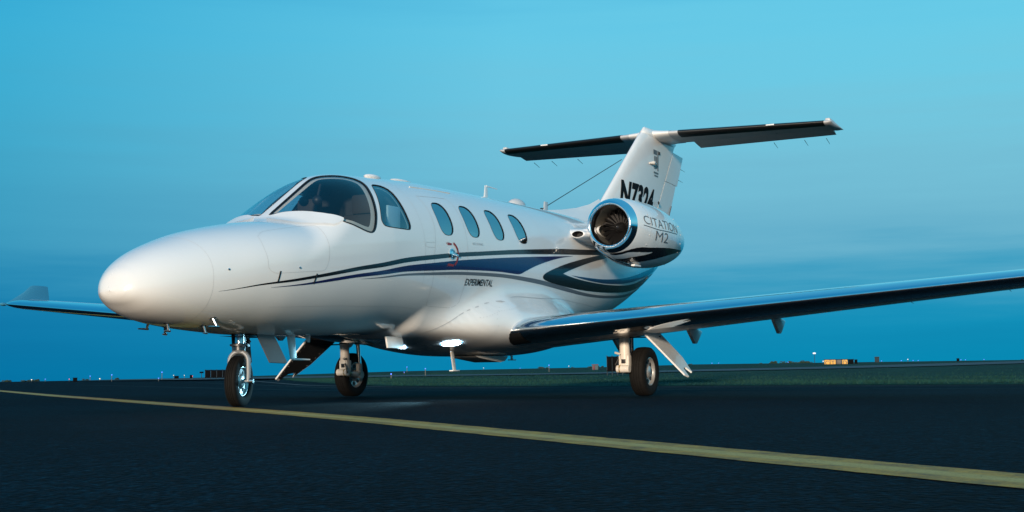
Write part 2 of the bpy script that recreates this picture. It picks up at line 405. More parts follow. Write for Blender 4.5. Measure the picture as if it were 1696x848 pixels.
openings = [densify(chaikin(F2(WS), 1), .03), densify(chaikin(F2(SW), 1), .03)] + [F2(cabin_win(x)) for x in CW]

def fuselage():
    xs = np.concatenate([np.arange(-10.62, 1.2, .05), XN-(np.linspace(math.sqrt(.36), math.sqrt(1e-7), 30))**2]); xs = np.unique(np.round(xs, 7))
    ph = np.linspace(0, math.pi, 73)
    uv = []; faces = []
    i0, i1 = np.searchsorted(xs, -4.42), np.searchsorted(xs, -.2); j1 = 36
    nx, nj = len(xs), len(ph); g = KS*57.2958
    for x in xs: uv += [(x, p*g) for p in ph]
    for i in range(nx-1):
        for j in range(nj-1):
            if i0 <= i < i1 and j < j1: continue
            faces.append((i*nj+j, i*nj+j+1, (i+1)*nj+j+1, (i+1)*nj+j))
    # the glazed region: constrained triangulation round the openings
    idx = [i*nj+j for i in range(i0, i1+1) for j in range(j1+1)]
    A = np.array([uv[k] for k in idx]); keep = np.ones(len(A), bool)
    for o in openings:
        q = np.array(o)
        border = (np.abs(A[:, 0]-xs[i0]) < 1e-6) | (np.abs(A[:, 0]-xs[i1]) < 1e-6) | (A[:, 1] < 1e-9) | (np.abs(A[:, 1]-ph[j1]*g) < 1e-9)
        dmin = np.min(np.hypot(A[:, None, 0]-q[None, :, 0], A[:, None, 1]-q[None, :, 1]), 1)
        keep &= ~(((dmin < .012) | in_poly(A, o)) & ~border)
    kid = [idx[k] for k in range(len(idx)) if keep[k]]
    vv = [Vector(uv[k]) for k in kid]; ed = []; newid = list(kid)
    for o in openings:
        b = len(vv); n = len(o); vv += [Vector(p) for p in o]; ed += [(b+k, b+(k+1) % n) for k in range(n)]
        for p in o: newid.append(len(uv)); uv.append(p)
    v, _, f, ov, *_r = delaunay_2d_cdt(vv, ed, [], 0, 1e-7)
    v = np.array([tuple(a) for a in v]); back = [newid[o[0]] if o else None for o in ov]
    for k, b in enumerate(back):
        if b is None: back[k] = len(uv); uv.append(tuple(v[k]))
    cen = np.array([v[list(t)].mean(0) for t in f]); bad = np.zeros(len(f), bool)
    for o in openings: bad |= in_poly(cen, o)
    faces += [tuple(back[i] for i in t) for t, b in zip(f, bad) if not b]
    p, n = surf(uv)
    fl = []
    for t in faces:
        a, b, c = p[t[0]], p[t[1]], p[t[2]]; d = np.dot(np.cross(b-a, c-a), n[t[0]]+n[t[2]])
        fl.append(t if d >= 0 else tuple(reversed(t)))
    k = len(p); P2 = np.vstack([p, p*[1, -1, 1]]); N2 = np.vstack([n, n*[1, -1, 1]])
    return mk('fuselage', P2, fl+[tuple(i+k for i in reversed(t)) for t in fl], M['white'], jet, normals=N2)
fus = fuselage()

# ------------------------------------------------------------------ glazing
def ring(name, inner, outer, m, parent, off, sg=1, off2=None):
    n = len(inner); p1, n1 = surf(inner, off, sg); p2, n2 = surf(outer, off if off2 is None else off2, sg)
    P = np.vstack([p1, p2]); NN = np.vstack([n1, n2]); f = [(i, (i+1) % n, n+(i+1) % n, n+i) for i in range(n)]
    return mk(name, P, orient(P, NN, f), m, parent, normals=NN)
for sg in (1, -1):
    for nm, o, mt, gw in [('windshield_pane', openings[0], 'glass', .014), ('side_window', openings[1], 'sideglass', .007)] + [('cabin_window', o, 'tinted', .004) for o in openings[2:]]:
        pane = decal(nm, o, M[mt], jet, off=-.006, step=.05, sg=sg)
        ring('seal', grow(o, -.002), grow(o, gw), M['rubberseal'], pane, .0018, sg)
        ring('reveal', o, grow(o, -.001), M['rubberseal'], pane, 0.0, sg, off2=-.02)
        if nm == 'windshield_pane': ring('inner_frame', grow(o, .004), grow(o, -.055), M['beige'], pane, -.022, sg)
        elif nm == 'side_window': ring('inner_frame', grow(o, .004), grow(o, -.016), M['beige'], pane, -.03, sg)
    # raised bleed-air fairing along the foot of the windshield
    fo = chaikin(F2([(-.30, 12), (-.365, 22), (-.44, 38), (-.52, 53), (-.60, 61), (-.625, 63.0), (-.50, 66.5), (-.44, 64.0), (-.30, 55), (-.23, 46), (-.22, 30), (-.24, 14)]), 1)
    fr = decal('windshield_fairing', fo, M['white2'], jet, off=.016, step=.04, sg=sg)
    ring('fairing_edge', grow(fo, .010), fo, M['white2'], fr, -.004, sg, off2=.016)
    # blue liner behind the cabin windows, coloured to pass for sky reflection
    decal('window_liner', F2([(-4.25, 45), (-2.1, 45), (-2.1, 79), (-4.25, 79)]), M['liner'], jet, off=-.075, step=.12, sg=sg)
    decal('seat_glimpse', F2([(-4.20, 70.5), (-3.90, 70.0), (-3.90, 78), (-4.20, 78)]), M['brownseat'], jet, off=-.03, step=.12, sg=sg)  # brown panel standing for the seat seen through the rear window
    decal('raised_shade', F2([(-3.06, 72), (-2.75, 69), (-2.75, 78), (-3.06, 78)]), M['curtain'], jet, off=-.05, step=.12, sg=sg)
# cockpit and cabin furniture seen through the glass
g = MB(); g.slab([(-.50, y, 1.575-.10*abs(y)) for y in np.linspace(-.56, .56, 9)] + [(-.86, y, 1.66-.10*abs(y)) for y in np.linspace(.66, -.66, 9)], (0, 0, .03))
g.build('glareshield', M['panel'], jet)
g = MB(); g.slab([(-.84, y, 1.05) for y in (-.70, .70)] + [(-.86, y, 1.64-.12*abs(y)) for y in np.linspace(.66, -.66, 9)], (.03, 0, 0)); g.build('instrument_panel', M['panel'], jet)
for sg in (1, -1):
    s_ = MB(); s_.box((-1.47, sg*.33, 1.50), (.13, .44, .70), bev=.3); s_.box((-1.49, sg*.33, 1.95), (.10, .26, .20), bev=.35); s_.box((-1.22, sg*.33, 1.16), (.48, .46, .14), bev=.3)
    s_.build('pilot_seat', M['leather'], jet)
    y_ = MB(); y_.tube([(-.86, sg*.33, 1.38), (-1.0, sg*.33, 1.42)], .02); y_.tube([(-1.0, sg*.33-.14, 1.50), (-1.0, sg*.33-.13, 1.40), (-1.0, sg*.33, 1.38), (-1.0, sg*.33+.13, 1.40), (-1.0, sg*.33+.14, 1.50)], .016)
    y_.build('control_yoke', M['panel'], jet)
    c_ = MB(); c_.box((-1.50, sg*.66, 1.78), (.22, .025, .26), bev=.2); c_.build('window_curtain', M['curtain'], jet)
    h_ = MB(); h_.ball((-1.05, sg*.08, 1.96), .05); h_.tube([(-1.05, sg*.08, 1.98), (-1.1, sg*.08, 2.12)], .014); h_.build('compass_mount', M['panel'], jet)
    for x in (-3.0, -4.25):
        s_ = MB(); s_.box((x, sg*.42, 1.42), (.16, .46, .85), bev=.3); s_.box((x+.28, sg*.42, 1.08), (.5, .46, .16), bev=.3); s_.build('cabin_seat', M['brownseat'], jet)
bk = MB(); bk.slab([(-1.78, .68*math.sin(a), 1.52+.66*math.cos(a)) for a in np.linspace(0, 2*math.pi, 40)[:-1]], (.03, 0, 0)); bk.build('cockpit_bulkhead', M['darkbay'], jet)
fl = MB(); fl.slab([(-.4, -.6, .95), (-.4, .6, .95), (-6.0, .62, .95), (-6.0, -.62, .95)], (0, 0, .03)); fl.build('cabin_floor', M['darkbay'], jet)

# ------------------------------------------------------------------ livery
BU = [(.884, 103.5), (.706, 102.7), (.315, 101.7), (-.144, 100.0), (-.873, 95.9), (-1.40, 93.3), (-2.219, 90.2), (-2.976, 87.3), (-3.779, 83.0), (-4.531, 79.0), (-5.183, 75.4), (-6.34, 71.5), (-7.6, 69)]
BL = [(.884, 103.6), (.705, 103.2), (.312, 103.1), (-.148, 102.0), (-.878, 98.6), (-1.537, 95.9), (-2.22, 93.3), (-2.974, 90.4), (-3.816, 86.4), (-4.761, 82.2), (-5.157, 80.4), (-6.122, 77.0), (-7.6, 74.5)]
NU = [(.372, 105.8), (.006, 105.0), (-.413, 103.0), (-.885, 100.9), (-1.412, 98.7), (-2.222, 95.9), (-2.974, 92.9), (-3.811, 88.8), (-4.753, 84.0), (-5.387, 80.6)]
NL = [(.372, 105.9), (.003, 106.0), (-.422, 105.0), (-.694, 103.9), (-1.251, 102.5), (-1.886, 102.0), (-2.6, 101.5), (-3.393, 101.3), (-3.88, 101.9), (-3.925, 101.5), (-4.0, 100.0), (-4.263, 94.6), (-4.746, 87.2), (-5.05, 83.6), (-5.387, 80.7)]
GU = [(-.776, 105.1), (-1.256, 104.0), (-1.89, 103.4), (-2.605, 103.0), (-3.396, 102.8), (-4.285, 104.1), (-5.1, 107.8), (-6.046, 113.2), (-7.094, 118.0), (-8.19, 127.9), (-8.9, 140)]
GL = [(-.776, 105.2), (-1.261, 105.0), (-1.899, 105.2), (-2.614, 105.2), (-3.407, 105.4), (-4.302, 107.6), (-5.15, 111.4), (-6.07, 115.8), (-6.968, 120.0), (-8.0, 129.5), (-8.9, 146)]
CH = [(-6.7, 73.6), (-6.1, 78.2), (-5.565, 83.2), (-5.15, 88.5), (-4.795, 94.2), (-4.56, 98.9), (-4.50, 101.9), (-4.56, 104.6), (-4.98, 107.3), (-5.721, 109.8), (-6.663, 112.5), (-7.589, 117.5), (-8.45, 127), (-9.1, 142), (-9.6, 160),
      (-9.75, 142), (-9.35, 128), (-8.7, 118), (-7.894, 111.6), (-6.973, 106.6), (-5.963, 102.4), (-5.30, 99.3), (-5.06, 97.1), (-5.06, 97.1), (-5.35, 92.0), (-5.778, 85.9), (-6.2, 81.5), (-6.7, 77.8)]
VU = [(-5.319, 97.8), (-5.663, 98.2), (-6.254, 99.3), (-6.932, 100.0), (-7.799, 101.0), (-8.6, 104.5), (-9.5, 113)]
VL = [(-5.319, 97.9), (-5.668, 99.9), (-6.268, 102.8), (-6.956, 105.1), (-7.852, 108.6), (-8.6, 114), (-9.5, 126)]
for sg in (1, -1):
    band('black_stripe', BU, BL, M['black'], fus, sg=sg); band('navy_stripe', NU, NL, M['navy'], fus, sg=sg, off=.003, k=8)
    band('grey_stripe', GU, GL, M['slate'], fus, sg=sg, off=.002); band('navy_sweep', VU, VL, M['navy'], fus, sg=sg, off=.003, n=60)
    decal('black_chevron', chaikin(F2(CH), 2), M['black'], fus, off=.0035, step=.05, sg=sg)
    # skin joints
    seam('radome_joint', [(.94, a) for a in (1, 40, 80, 120, 178)], M['seam'], fus, sg=sg, wid=.002)
    seam('baggage_door_joint', [(.375, 62), (.42, 78), (.42, 90), (.34, 95.5), (.1, 96.5), (-.23, 97.6), (-.29, 92), (-.31, 80), (-.36, 62), (-.2, 57), (.25, 57)], M['seam'], fus, sg=sg, closed=True, wid=.003)
    seam('fairing_joint', [(-2.25, 148), (-2.441, 138.6), (-2.835, 127.4), (-3.299, 120.8), (-3.884, 117.4), (-4.835, 117.7), (-5.801, 121.5), (-6.6, 128.4)], M['seam'], fus, sg=sg, wid=.004, off=.005)
    for x in (-1.84, -4.6, -5.9, -7.2): seam('frame_joint', [(x, 3), (x, 30), (x, 60), (x, 90), (x, 112)], M['seam'], fus, sg=sg, wid=.0022)
    seam('keel_joint', [(.3, 122), (-.6, 124), (-1.4, 127), (-2.0, 131)], M['seam'], fus, sg=sg, wid=.002)
seam('door_joint', [(-2.06, 44), (-2.09, 58), (-2.08, 70), (-2.04, 82), (-2.01, 96), (-2.03, 110), (-2.05, 122), (-2.10, 128), (-2.5, 129), (-2.68, 124), (-2.70, 96), (-2.70, 70), (-2.70, 52), (-2.62, 44)], M['seam'], fus, closed=True, wid=.004)
seam('step_joint', [(-2.04, 82.2), (-1.85, 82.3), (-1.85, 85.6), (-2.02, 85.9)], M['seam'], fus, wid=.003, smooth=False)
seam('handle_arc', [(-2.40, 82.4), (-2.462, 85.5), (-2.49, 90.0), (-2.475, 94.6), (-2.42, 98.3)], M['red'], fus, wid=.026, off=.0042)
seam('handle_arc_top_mark', [(-2.28, 83.2), (-2.36, 83.2)], M['red'], fus, wid=.020, off=.0042, smooth=False)
seam('handle_arc_bottom_mark', [(-2.28, 97.9), (-2.40, 98.6)], M['red'], fus, wid=.022, off=.0042, smooth=False)
p, n = surf(F2([(-2.357, 90.2)])); p = p[0]; n = n[0]
h = MB(); h.lathe([(0, .055), (.008, .055), (.012, .046), (.004, .040)], p, n, 24); h.ball(p+n*.004, .036, ax=(1, .3, 1)); h.tube([p+n*.014, p+n*.016+np.array([-.10, 0, -.012])], [.014, .012]); dh = h.build('door_handle', M['chrome'], fus)
# row of fastener heads along the wing fairing, standing a little proud
fs = MB()
def studs(pts, gap, r=.0045, sg=1, target=None):
    Pp = np.array(F2(pts)); s = np.r_[0, np.cumsum(np.hypot(*np.diff(Pp, axis=0).T))]; t = np.arange(0, s[-1], gap)
    p, n = surf(np.stack([hermite(s, Pp[:, 0], t), hermite(s, Pp[:, 1], t)], 1), 0, 1)
    for a, b in zip(p, n):
        u, w, d = frame(b); a = a+d*.003; target.add([a+d*.0015]+[a+r*(math.cos(k*math.pi/3)*u+math.sin(k*math.pi/3)*w) for k in range(6)], [(0, 1+k, 1+(k+1) % 6) for k in range(6)])
for pts in ([(-2.9, 128.2), (-3.299, 122.4), (-3.884, 119.0), (-4.835, 119.2), (-5.801, 122.8)], [(-3.299, 121), (-3.12, 127), (-3.13, 130)], [(-3.6, 120), (-3.5, 123.5), (-3.5, 126)]):
    studs(pts, .045, target=fs)
o = fs.build('fastener_heads', M['seam'], fus); o['kind'] = 'stuff'

# ------------------------------------------------------------------ lettering
def text2d(s, size=1.0, shear=0.0, bold=0.0, wide=1.0, space=1.0):
    cu = bpy.data.curves.new('lettering_tmp', 'FONT'); cu.body = s; cu.size = size; cu.shear = shear; cu.offset = bold; cu.space_character = space; cu.align_x = 'CENTER'; cu.align_y = 'CENTER'; cu.resolution_u = 4
    ob = bpy.data.objects.new('lettering_tmp', cu); col.objects.link(ob)
    me = bpy.data.meshes.new_from_object(ob.evaluated_get(bpy.context.evaluated_depsgraph_get()))
    bm = bmesh.new(); bm.from_mesh(me); bmesh.ops.triangulate(bm, faces=bm.faces[:])
    for _ in range(4):
        e = [q for q in bm.edges if q.calc_length() > .05]
        if not e: break
        bmesh.ops.subdivide_edges(bm, edges=e, cuts=1); bmesh.ops.triangulate(bm, faces=bm.faces[:])
    bm.verts.index_update(); v = np.array([(q.co.x*wide, q.co.y) for q in bm.verts]); f = [tuple(q.index for q in fc.verts) for fc in bm.faces]
    bm.free(); bpy.data.objects.remove(ob); bpy.data.curves.remove(cu); bpy.data.meshes.remove(me)
    return v, f
def letters(name, s, m, parent, mapf, size, off=.003, sg=1, width=None, cap=None, **k):
    v, f = text2d(s, size, **k)
    if width: v = (v-(v.max(0)+v.min(0))/2)/(v.max(0)-v.min(0))*[width, cap]
    p, n = mapf(v, off, sg)
    return mk(name, p, orient(p, n, f), m, parent, normals=n)
def at_fus(x0, f0):
    return lambda v, off, sg: surf(np.stack([x0 - sg*v[:, 0], f0*KS - v[:, 1]], 1), off, sg)
for sg in (1, -1):
    letters('experimental_lettering', 'EXPERIMENTAL', M['letterblack'], fus, at_fus(-2.985, 110.6), .098, sg=sg, shear=.25, bold=.0006, wide=.90)
    letters('placard_lettering', 'RESCUE PANEL', M['pale'], fus, at_fus(-2.93, 81.9), .035, sg=sg)
letters('lock_lettering', 'LOCK', M['red'], fus, at_fus(-2.29, 82.6), .028); letters('open_lettering', 'OPEN', M['red'], fus, at_fus(-2.30, 98.7), .028)

# ------------------------------------------------------------------ aerofoil surfaces
def foil(n=26, t=.12, camber=.015, p=.4):
    b = np.linspace(0, math.pi, n); x = (1-np.cos(b))/2
    y = 5*t*(.2969*np.sqrt(x)-.126*x-.3516*x**2+.2843*x**3-.1036*x**4)
    c = np.where(x < p, camber/p**2*(2*p*x-x**2), camber/(1-p)**2*(1-2*p+2*p*x-x**2))
    return np.concatenate([np.stack([x[::-1], (c+y)[::-1]], 1), np.stack([x[1:], (c-y)[1:]], 1)])    # TE(top) -> LE -> TE(bottom)
def loft(secs):
    n = len(secs[0]); v = [p for s in secs for p in s]; f = [(i*n+j, i*n+j+1, (i+1)*n+j+1, (i+1)*n+j) for i in range(len(secs)-1) for j in range(n-1)]
    f += [(i*n+n-1, i*n, (i+1)*n, (i+1)*n+n-1) for i in range(len(secs)-1)]
    return v, f
NF = 30
def wing_sec(y, grow_=0.0):
    le = -3.33 - .045*(y-.9); te = -5.55 + .125*(y-.9); c = le-te
    z0 = .735 + .083*(y-.95); inc = R(2.2 - .45*(y-.9)/1.0*.6); t = .145 - .004*(y-.9)
    a = foil(NF, t, .016); dx = a[:, 0]*c; dz = a[:, 1]*c
    return np.stack([le - dx*math.cos(inc) - dz*math.sin(inc)*0, np.full(len(a), y), z0 + dz - dx*math.sin(inc)], 1)
ys = np.concatenate([np.linspace(.6, 6.9, 64), [7.0, 7.08, 7.14, 7.18]])
def wing(sg):
    secs = []
    for y in ys:
        s = wing_sec(y)
        if y > 6.9:                     # rounded tip
            k = math.sqrt(max(0.02, 1-((y-6.9)/.29)**2)); m_ = s.mean(0); s = s.copy(); s[:, 2] = m_[2]+(s[:, 2]-m_[2])*k; s[:, 0] = m_[0]+(s[:, 0]-m_[0])*(.75+.25*k)
        secs.append(s)
    n = len(secs[0]); lo, hi = n//2-9, n//2+8           # polished leading edge rows
    def strip(a, b, i0, i1):
        v = [secs[i][j] for i in range(i0, i1) for j in range(a, b+1)]; w = b-a+1; m_ = i1-i0
        return v, [(i*w+j, i*w+j+1, (i+1)*w+j+1, (i+1)*w+j) for i in range(m_-1) for j in range(w-1)]
    m1 = MB(); k = len(ys)
    m1.add(*strip(0, lo, 0, k)); m1.add(*strip(hi, n-1, 0, k))
    m1.add([secs[-1][j] for j in range(n)], [tuple(range(n))])
    m1.mirror(sg); w = m1.build('wing', M['white2'], jet, ang=50)
    m2 = MB(); m2.add(*strip(lo, hi, 0, k)).mirror(sg); m2.build('leading_edge', M['chrome'], w, ang=60)
    # dark rubber boot at the wing root
    i0, i1 = 0, int(np.searchsorted(ys, 1.12)); m3 = MB(); v, f = strip(n//2+1, n//2+7, i0, i1); v = [np.array(p)+np.array([.004, 0, -.003]) for p in v]; m3.add(v, f).mirror(sg); m3.build('root_boot', M['boot'], w, ang=60)
    # flap and aileron joints, ribbons on the lower skin
    g = MB()
    def low(y, x):
        s = wing_sec(y)[n//2:]; return float(np.interp(-x, -s[:, 0], s[:, 2]))
    def rib(pts, wd=.010):
        for (y0, x0), (y1, x1) in zip(pts, pts[1:]):
            t = np.linspace(0, 1, 12); d = unit((y1-y0, x1-x0)); q = np.array([-d[1], d[0]])*wd/2
            v = []
            for a in t:
                y, x = y0+(y1-y0)*a, x0+(x1-x0)*a
                for sgn in (1, -1): v.append((x+sgn*q[1], y+sgn*q[0], low(y+sgn*q[0], x+sgn*q[1])-.002))
            g.add(v, [(2*i, 2*i+1, 2*i+3, 2*i+2) for i in range(11)])
    xf = lambda y: (-5.55+.125*(y-.9)) + .46
    rib([(1.15, xf(1.15)), (4.3, xf(4.3)), (4.3, xf(4.3)-.40)]); rib([(4.34, xf(4.34)-.4), (4.34, xf(4.34)+.04), (6.7, xf(6.7)+.04), (6.7, xf(6.7)-.3)])
    for y in (2.6, 3.5, 5.3): rib([(y, -3.75), (y, xf(y))], .005)
    g.mirror(sg); g.build('control_surface_joint', M['seam'], w, smooth=False)
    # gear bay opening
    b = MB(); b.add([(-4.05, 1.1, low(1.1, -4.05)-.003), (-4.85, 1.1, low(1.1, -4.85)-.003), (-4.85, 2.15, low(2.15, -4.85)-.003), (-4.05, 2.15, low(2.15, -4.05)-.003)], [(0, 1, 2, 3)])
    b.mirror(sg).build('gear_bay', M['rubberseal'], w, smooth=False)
    # flap hinge fairings: triangular blades under the trailing edge
    for y in (1.45, 2.42, 3.45):
        te = -5.55+.125*(y-.9); q = MB(); zt = low(y, te+.30)+.01
        prof = [(te+.42, zt+.015), (te+.05, zt+.0), (te-.08, zt-.02), (te-.05, zt-.045), (te+.11, zt-.165), (te+.16, zt-.165)]
        for off, sc in ((-.028, .82), (-.018, 1), (.018, 1), (.028, .82)):
            cx = sum(a for a, _ in prof)/6; cz = sum(b_ for _, b_ in prof)/6
            q.v += [(cx+(a-cx)*sc, y+off, cz+(b_-cz)*sc) for a, b_ in prof]
        q.f += [tuple(range(6)), tuple(reversed(range(18, 24)))] + [(r*6+i, r*6+(i+1) % 6, (r+1)*6+(i+1) % 6, (r+1)*6+i) for r in range(3) for i in range(6)]
        q.mirror(sg).build('flap_hinge_fairing', M['white2'], w, ang=40)
    # winglet
    q = MB(); secs2 = []
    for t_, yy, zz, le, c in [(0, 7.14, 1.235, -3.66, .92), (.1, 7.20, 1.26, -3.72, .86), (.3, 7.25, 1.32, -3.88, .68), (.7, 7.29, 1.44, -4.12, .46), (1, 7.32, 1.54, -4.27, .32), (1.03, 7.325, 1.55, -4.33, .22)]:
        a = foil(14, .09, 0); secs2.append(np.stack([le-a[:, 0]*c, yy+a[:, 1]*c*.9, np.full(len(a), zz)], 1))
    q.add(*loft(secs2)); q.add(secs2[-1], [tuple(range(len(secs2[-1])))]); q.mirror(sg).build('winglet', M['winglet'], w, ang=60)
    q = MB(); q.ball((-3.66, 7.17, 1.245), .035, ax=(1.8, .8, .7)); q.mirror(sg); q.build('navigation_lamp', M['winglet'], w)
    for y in (4.9, 5.9, 6.6):
        te = -5.55+.125*(y-.9); q = MB(); z = wing_sec(y)[0][2]; q.tube([(te+.02, y, z), (te-.17, y, z-.01)], [.004, .002], 6); q.mirror(sg); q.build('static_wick', M['wire'], w)
    return w
wings = {sg: wing(sg) for sg in (1, -1)}

# ------------------------------------------------------------------ engines
NT = [0, .02, .06, .14, .3, .55, .9, 1.25, 1.6, 1.85, 1.98]; NR = [.282, .302, .325, .350, .382, .412, .425, .408, .360, .305, .268]
NX, NY, NZ = -5.50, 1.25, 2.085
def ncz(t): return NZ - .045*np.clip(np.asarray(t, float)/.7, 0, 1)**2*(3-2*np.clip(np.asarray(t, float)/.7, 0, 1))
def nsurf(uv, off=0.0, sg=1):
    """(distance aft of the lip, height round the barrel in metres at r=.42) -> nacelle skin, outboard side"""
    uv = np.asarray(uv, float); t = uv[:, 0]; a = uv[:, 1]/.42; r = hermite(NT, NR, t)+off
    p = np.stack([NX-t, NY+r*np.cos(a), ncz(t)+r*np.sin(a)], 1)
    dr = (hermite(NT, NR, t+.01)-hermite(NT, NR, t-.01))/.02
    n = np.stack([dr, np.cos(a), np.sin(a)], 1); n /= np.linalg.norm(n, axis=1, keepdims=True)
    if sg < 0: p = p*[1, -1, 1]; n = n*[1, -1, 1]
    return p, n
M['duct'] = mat('inlet_duct_liner', (.14, .125, .10), .5, metal=.3)
def nacelle(sg):
    def shell(t0, t1, n, inner=None):
        t = np.linspace(t0, t1, n); a = np.linspace(0, 2*math.pi, 73)[:-1]; uv = np.array([(q, b*.42) for q in t for b in a]); p, nn = nsurf(uv, 0, sg); m_ = 72
        f = [(i*m_+j, i*m_+(j+1) % m_, (i+1)*m_+(j+1) % m_, (i+1)*m_+j) for i in range(n-1) for j in range(m_)]
        return p, orient(p, nn, f), nn
    p, f, nn = shell(.10, 1.98, 52); nac = mk('engine_nacelle', p, f, M['white'], jet, normals=nn)
    o = np.array([NX, sg*NY, NZ]); ax = (-1, 0, 0)
    q = MB(); q.lathe([(.10, hermite(NT, NR, .10)), (.08, hermite(NT, NR, .08)), (.06, .325), (.035, .312), (.02, .302), (.008, .293), (0, .282), (-.004, .272), (-.002, .262), (.01, .252), (.03, .244), (.07, .238), (.12, .236)], o, ax, 72)
    q.build('inlet_lip', M['chrome'], nac, ang=70)
    q = MB(); q.lathe([(.12, .236), (.2, .238), (.3, .243), (.44, .248)], o, ax, 48); q.build('inlet_duct', M['duct'], nac)
    q = MB(); q.lathe([(.44, .248), (.45, .0)], o, ax, 40); q.build('engine_face', M['rubberseal'], nac)
    q = MB()
    for k in range(22):
        a0 = 2*math.pi*k/22; v = []
        for i in range(6):
            r = .070+.174*i/5; tw = .10+.75*i/5; hw = .022+.010*i/5; sw = .06*(i/5)**2
            for s_ in (-1, 1):
                a = a0 + sw + s_*hw*math.sin(tw+.5)/r*.55; v.append((o[0]-.36+s_*hw*math.cos(tw)*.9*-1, o[1]+r*math.cos(a), o[2]+r*math.sin(a)))
        q.add(v, [(2*i, 2*i+1, 2*i+3, 2*i+2) for i in range(5)])
    q.build('fan_blades', M['darksteel'], nac)
    q = MB(); q.lathe([(.24, .0), (.245, .010), (.27, .032), (.32, .058), (.37, .070), (.41, .070)], o, ax, 28); q.build('spinner', M['darksteel'], nac)
    e = np.array([NX, sg*NY, float(ncz(1.98))]); q = MB(); q.lathe([(1.98, .268), (1.975, .255), (1.8, .25), (1.6, .10)], e, ax, 40); q.lathe([(1.6, .16), (1.9, .15), (2.12, .10), (2.16, .02)], e, ax, 30); q.build('exhaust_nozzle', M['darksteel'], nac)
    # stripes
    def nd(name, poly, m, off=.003): return decal(name, densify(poly, .05), m, nac, off=off, step=.05, sg=sg, mapf=nsurf)
    nd('nacelle_stripe', chaikin([(.10, -.72), (.10, -.60), (.15, -.42), (.278, -.302), (.50, -.24), (.735, -.20), (1.2, -.175), (1.622, -.188), (1.93, -.205), (1.55, -.232), (1.216, -.272), (.95, -.335), (.733, -.409), (.58, -.49), (.461, -.583), (.43, -.80),
                        (.295, -.80), (.312, -.539), (.39, -.44), (.482, -.374), (.672, -.266), (.40, -.345), (.201, -.44), (.17, -.55), (.16, -.72)], 1), M['black'])
    mp = lambda t0, h0: (lambda v, off, s: nsurf(np.stack([t0+v[:, 0]*s, h0+v[:, 1]], 1) if s > 0 else np.stack([t0-v[:, 0], h0+v[:, 1]], 1), off, s))
    letters('model_lettering', 'CITATION', M['lettergrey'], nac, mp(.80, .098), .3, off=.004, sg=sg, width=1.12, cap=.118, bold=-.002)
    nd('lettering_underline', [(.22, .012), (1.32, .030), (1.32, .020), (.22, .002)], M['lettergrey'], .004)
    letters('variant_lettering', 'M2', M['lettergrey'], nac, mp(.74, -.068), .3, off=.004, sg=sg, width=.40, cap=.125, bold=-.002)
    for t in (.38, 1.55):
        for a in np.linspace(-1.2, 1.4, 9):
            p, n = nsurf([(t, a*.42)], 0, sg); q = MB(); q.ball(p[0], .008, 8); q.build('cowl_latch', M['seam'], nac)
    for t in (.40, 1.50):
        uv = np.array([(t+d, b) for b in np.linspace(-1.25, 1.25, 60) for d in (0, .004)]); p, n = nsurf(uv, .001, sg); mk('cowl_joint', p, orient(p, n, [(2*i, 2*i+1, 2*i+3, 2*i+2) for i in range(59)]), M['seam'], nac, normals=n)
    q = MB(); q.box((NX-.62, sg*(NY+.10), float(ncz(.62))-.425), (.22, .05, .025), bev=.3); q.build('drain_mast', M['white2'], nac)
    # bleed pipe under the lip
    q = MB(); q.tube([(NX-.03, sg*(NY-.20), NZ-.25), (NX-.06, sg*(NY-.16), NZ-.31), (NX-.25, sg*(NY-.06), NZ-.41), (NX-.5, sg*(NY+.05), NZ-.455)], .012, 8); q.build('drain_line', M['steel'], nac)
    # pylon with its cooling scoop
    q = MB(); secs = []
    for y, le, c, z, tk in [(.50, -5.35, 2.5, 1.97, .34), (.66, -5.52, 2.2, 2.0, .26), (.80, -5.62, 2.0, 2.02, .21), (.92, -5.64, 1.9, 2.04, .20), (1.05, -5.64, 1.8, 2.05, .20)]:
        a = foil(16, tk/c*1.0, 0); secs.append(np.stack([le-a[:, 0]*c, np.full(len(a), y), z+a[:, 1]*c], 1))
    q.add(*loft(secs)); q.mirror(sg); py = q.build('pylon', M['white'], jet, ang=60)
    q = MB(); q.lathe([(0, .062), (.004, .072), (.02, .080), (.10, .088), (.4, .09), (.7, .06)], (-5.42, sg*.86, 1.985), (-1, 0, 0), 24); q.v = [(a, sg*.86+(b-sg*.86)*1.25, 1.985+(c-1.985)*.62) for a, b, c in q.v]; q.build('cooling_scoop', M['white2'], py)
    q = MB(); q.lathe([(0, .062), (.03, .056), (.12, .05), (.121, 0)], (-5.42, sg*.86, 1.985), (-1, 0, 0), 24); q.v = [(a, sg*.86+(b-sg*.86)*1.25, 1.985+(c-1.985)*.62) for a, b, c in q.v]; q.build('scoop_duct', M['rubberseal'], py)
    return nac
for sg in (1, -1): nacelle(sg)

# ------------------------------------------------------------------ tail
def fin_le(z): return -8.28 - 1.26*(z-2.86)
def fin_te(z): return -11.13 - .60*(z-2.86)
def fin_half(z): return (.115 - .022*(z-2.3)/1.8)
def fin_pt(x, z):
    c = fin_le(z)-fin_te(z); u = np.clip((fin_le(z)-x)/c, 0, 1); return 2*fin_half(z)*5*(.2969*np.sqrt(u)-.126*u-.3516*u**2+.2843*u**3-.1036*u**4)
HU = .70     # rudder hinge
def fin_section(z, u0, u1, n=22, gap=0.0):
    c = fin_le(z)-fin_te(z); u = u0+(u1-u0)*(1-np.cos(np.linspace(0, math.pi/2 if u0 == 0 else math.pi, n)))/(1 if u0 == 0 else 2)
    x = fin_le(z)-u*c; y = fin_pt(x, z)
    return np.concatenate([np.stack([x, y, np.full(n, z)], 1)[::-1], np.stack([x, -y, np.full(n, z)], 1)[(1 if u0 == 0 else 0):]])
zz = np.concatenate([np.linspace(2.15, 4.02, 22), [4.08, 4.13, 4.165, 4.185]])
